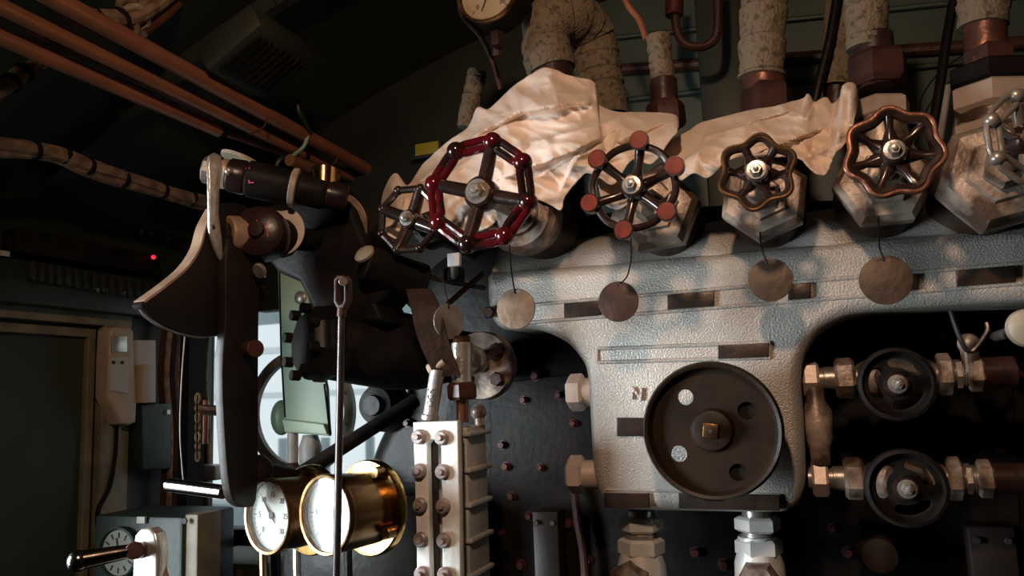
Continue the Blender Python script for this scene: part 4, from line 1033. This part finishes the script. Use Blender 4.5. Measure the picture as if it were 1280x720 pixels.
# ------------------------------------------------------------------ left wall fittings
XW = XL + .03
q = P(150, 470, X=XW)
HS = t = thing('handset', 'beige radio handset hanging beside the shuttered opening', 'handset', q)
lo = [yz(x, y, XW + .03) for x, y in ((137, 413), (141, 409), (162, 409), (166, 414), (168, 470), (170, 500), (169, 528), (160, 532), (148, 530), (141, 512), (134, 496), (135, 450))]
MB().plate([lo], .05, Matrix.Translation((XW + .01, 0, 0)) @ MYZ, .008, 3).build('body', 'plastic', t)
lo = [yz(x, y, XW + .036) for x, y in ((139, 420), (158, 420), (158, 440), (139, 440))]
MB().plate([lo], .006, Matrix.Translation((XW + .036, 0, 0)) @ MYZ, .001).build('lamp_window', 'steel', t)
lo = [yz(x, y, XW + .036) for x, y in ((138, 446), (160, 446), (159, 492), (137, 488))]
MB().plate([lo], .004, Matrix.Translation((XW + .036, 0, 0)) @ MYZ, .001).build('key_panel', 'plasticw', t)
for i in range(2):
    MB().box(P(142 + i * 11, 453, X=XW + .04), (.004, .008, .008), bev=.001).build('key', 'ink', t)
q = P(182, 465, X=XW)
t = thing('wall_box', 'pale grey plastic box on the wall right of the handset', 'box', q)
lo = [yz(x, y, XW + .02) for x, y in ((171, 425), (194, 425), (194, 504), (171, 504))]
MB().plate([lo], .05, Matrix.Translation((XW, 0, 0)) @ MYZ, .005).build('casing', 'plasticw', t)
MB().box(P(178, 480, X=XW + .03), (.03, .03, .10), bev=.003).build('clip', 'plastic', t)
q = P(194, 548, X=XW)
t = thing('wall_box', 'dark green metal box on the wall below the pale grey one', 'box', q)
lo = [yz(x, y, XW + .02) for x, y in ((174, 506), (212, 504), (210, 586), (174, 588))]
MB().plate([lo], .06, Matrix.Translation((XW, 0, 0)) @ MYZ, .004).build('casing', 'greenb', t)
MB().box(P(209, 515, X=XW + .03), (.012, .012, .012)).build('catch', 'steel', t)
MB().tube(smoothpath([P(146, 530, X=XW), P(144, 570, X=XW), P(136, 610, X=XW), P(122, 642, X=XW), P(128, 690, X=XW)], 8), .006, 10).build('handset_cord', 'black2', HS)
wire('flat_conduit', 'cream conduit running down beneath the handset', 'conduit', [P(147, 532, X=XW), P(146, 560, X=XW), P(143, 590, X=XW)], .006, 'khaki')
t = thing('wall_cables', 'vertical run of brown cables on the wall right of the boxes', 'cables', P(225, 600, X=XW))
for k, px in enumerate((203, 210, 217, 226, 252, 258)):
    Xc = XW + .015 * (k % 2)
    MB().tube(smoothpath([P(px + 4, 400, X=Xc), P(px - 2, 470, X=Xc), P(px + 3, 540, X=Xc), P(px, 650, X=Xc)], 8), .0075, 8).build('cable', 'rope' if k % 2 else 'rust', t)
wire('thin_wire', 'thin pale wire hanging straight down beside the blade', 'wire', [P(231, 421, X=-1.2), P(227, 475, X=-1.2), P(225, 540, X=-1.2), P(229, 600, X=-1.2)], .0014, 'greyp')
q = P(240, 520, X=-1.5)
tag(MB().box(q, (.03, .06, .9)).build('corner_post', 'black2'), 'black upright post in the cab corner behind the blade', 'post', kind='structure')
# brass chain/rod at 250,500
t = thing('hanging_chain', 'short brass rod and chain beside the lookout window', 'chain', P(248, 580, X=-1.35))
MB().cyl(P(257, 500, X=-1.35), P(256, 555, X=-1.35), .007).build('rod', 'copper2', t)
for k in range(7):
    q = P(247, 498 + k * 12, X=-1.33); mm = frame(q, (1, 0, 0) if k % 2 else (0, 1, 0))
    MB().tube([mm @ V((.006 * math.cos(a * PI / 6), .012 * math.sin(a * PI / 6), 0)) for a in range(12)], .0022, 6, closed=True).build('link', 'brassd', t)
# white window sill bracket
tag(MB().box(P(262, 590, Y=1.8), (.09, .06, .04), bev=.004).build('sill_bracket', 'steeld'), 'small grey bracket on the sill of the lookout window', 'bracket')

# lower-left instrument case with dial
a = P(120, 645, Y=1.42); b = P(205, 635, Y=1.42)
t = thing('instrument_case', 'dark green instrument case with round dial at the lower left', 'instrument', P(165, 720, Y=1.42))
cx0 = P(118, 650, Y=1.32).x; cx1 = P(228, 650, Y=1.32).x; zt_ = P(170, 648, Y=1.32).z
MB().box(((cx0 + cx1) / 2, 1.40, zt_ / 2 + .005), (cx1 - cx0, .16, zt_), bev=.008).build('casing', 'greenb', t)
q = P(152, 690, Y=1.315); r = S(29, q)
MB().lathe([(0, 0), (r * 1.08, 0), (r * 1.08, .012), (r, .014), (r * .95, .006), (0, .006)], 48, at(q)).build('bezel', 'greenb', t)
f = MB().lathe([(0, .004), (r * .95, .004), (r * .95, .0075), (0, .0075)], 48, at(q)).build('dial', 'dimdial', t)
tk = MB(); m = at(q)
for i in range(12):
    an = 2 * PI * i / 12; d = V((math.cos(an), math.sin(an), 0)); tk.tube([m @ (d * r * .62 + V((0, 0, .008))), m @ (d * r * .85 + V((0, 0, .008)))], .0017, 5)
tk.tube([m @ V((0, 0, .009)), m @ V((.018, .012, .009))], .0016, 5).tube([m @ V((0, 0, .009)), m @ V((-.006, .030, .009))], .0013, 5)
tk.build('hands', 'ink', f)
q = P(177, 650, Y=1.315)
MB().box(q, (.022, .006, .014), bev=.001).build('label', 'plasticw', t)
b_ = P(242, 680, Y=1.335)
t = thing('khaki_box', 'khaki metal box right of the green instrument case', 'box', b_)
MB().box(V(b_) + V((-.003, .03, -.14)), (S(21, b_), .07, .40), bev=.004).build('casing', 'khaki', t)
e = P(246, 648, Y=1.352); MB().lathe([(0, 0), (.006, 0), (.006, .004), (0, .004)], 16, at(V((e.x, 1.32, e.z)))).build('screw', 'ink', t)
# seat/desk edge under the window
q = P(285, 690, Y=1.7)
tag(MB().box(V(q) + V((0, 0, -.1)), (.38, .2, .2), bev=.02).build('sill_shelf', 'khaki'), 'khaki padded shelf below the lookout window', 'shelf')
wire('dark_pipe', 'dark curved pipe across the shelf below the lookout window', 'pipe', [P(245, 672, Y=1.5), P(270, 682, Y=1.5), P(310, 672, Y=1.5), P(330, 660, Y=1.5)], .01, 'black2')

# brake handle
Yb = .80
t = thing('brake_handle', 'polished steel brake handle with ball end at the lower left', 'brake handle', P(170, 720, Y=Yb))
a = P(172, 687, Y=Yb); b = P(98, 701, Y=Yb - .05)
MB().cyl(b, a, S(12, a), S(8, a), seg=32).sph(b, S(13.5, b)).build('grip', 'chrome', t)
lo = [xz(*p, Yb) for p in ((152, 800), (154, 690), (156, 672), (163, 664), (174, 663), (182, 670), (186, 690), (187, 800))]
lo[0] = (lo[0][0], .01); lo[-1] = (lo[-1][0], .01)
MB().plate([lo], .02, at((0, Yb + .025, 0)), .004, 3).build('arm', 'steel', t)
MB().cyl(P(176, 688, Y=Yb + .02), P(168, 688, Y=Yb - .01), .011).build('collar', 'rust', t)
MB().tube(smoothpath([P(190, 730, Y=Yb + .03), P(192, 705, Y=Yb + .03), P(200, 700, Y=Yb + .03), P(208, 725, Y=Yb + .03)], 6), .006, 8).build('catch', 'steeld', t)

# black clutter behind the rod/gauge, between housing and manifold: pipework
wire('thin_pipe', 'thin grey pipe running above the black gear housing', 'pipe', [P(505, 338, Y=1.25), P(560, 352, Y=1.3), P(605, 360, Y=1.4)], .005, 'steeld')
wire('brass_rod', 'slanting brass rod left of the casting end', 'rod', [P(604, 342, Y=1.3), P(585, 358, Y=1.3), P(560, 380, Y=1.3)], .005, 'brassd')
q = P(568, 325, Y=1.14)
t = thing('knurled_fitting', 'small pale knurled fitting below the big red handwheel', 'fitting', q)
MB().box(q, (.022, .01, .022), Matrix.Identity(4), .002).build('square_head', 'plasticw', t)
mb = MB()
for k in range(8): mb.cyl(P(556 + k * 3.4, 352, Y=1.2), P(556 + k * 3.4, 337, Y=1.2), .0017, seg=8)
mb.cyl(P(568, 353, Y=1.215), P(568, 336, Y=1.215), .017); mb.build('knurl', 'black2', t)
MB().cyl(q, P(568, 345, Y=1.2), .006).build('stem', 'steeld', t)
# pipe run below casting (dark)
wire('thin_pipe', 'dark red pipe climbing the boiler left of the left fitting', 'pipe', [P(735, 790, Y=1.46), P(730, 700, Y=1.46), P(722, 650, Y=1.46), P(716, 600, Y=1.47)], .008, 'rust')
q = P(1100, 695, Y=1.40)
tag(MB().lathe([(0, 0), (.03, 0), (.034, .02), (.026, .05), (0, .055)], 24, at(q + V((0, .05, 0)))).build('washout_cap', 'brown'), 'dull round cap low on the boiler under the side valves', 'cap')

# ------------------------------------------------------------------ lights
def area(name, loc, target, size, power, col, sy=None):
    l = bpy.data.lights.new(name, 'AREA'); l.energy = power; l.color = col; l.size = size
    if sy: l.shape = 'RECTANGLE'; l.size_y = sy
    o = bpy.data.objects.new(name, l); COL.objects.link(o); o.location = loc
    o.rotation_euler = (V(target) - V(loc)).to_track_quat('-Z', 'Y').to_euler(); return o
# cab lamp under the roof
l = bpy.data.lights.new('cab_lamp', 'SPOT'); l.energy = 38; l.color = (1, .66, .44); l.shadow_soft_size = .04; l.spot_size = math.radians(150); l.spot_blend = .5
o = bpy.data.objects.new('cab_lamp', l); COL.objects.link(o); o.location = (-.12, .02, 2.40)
o.rotation_euler = (V((.10, 1.25, 1.70)) - o.location).to_track_quat('-Z', 'Y').to_euler()
# daylight through the open side window at left
o = area('side_window_daylight', (XL + .03, 0.31, 1.5), (-.75, 1.1, 1.35), .48, 13, (.86, .95, 1.0), .9)
o.data.spread = math.radians(64)
# ------------------------------------------------------------------ world
w = bpy.data.worlds.new('sky'); sc.world = w; w.use_nodes = True
bg = w.node_tree.nodes['Background']; bg.inputs[0].default_value = (.80, .90, .95, 1); bg.inputs[1].default_value = 1.0
sc.view_settings.view_transform = 'Standard'; sc.view_settings.look = 'None'
sc.view_settings.exposure = 0; sc.view_settings.gamma = 1; sc.view_settings.use_curve_mapping = False
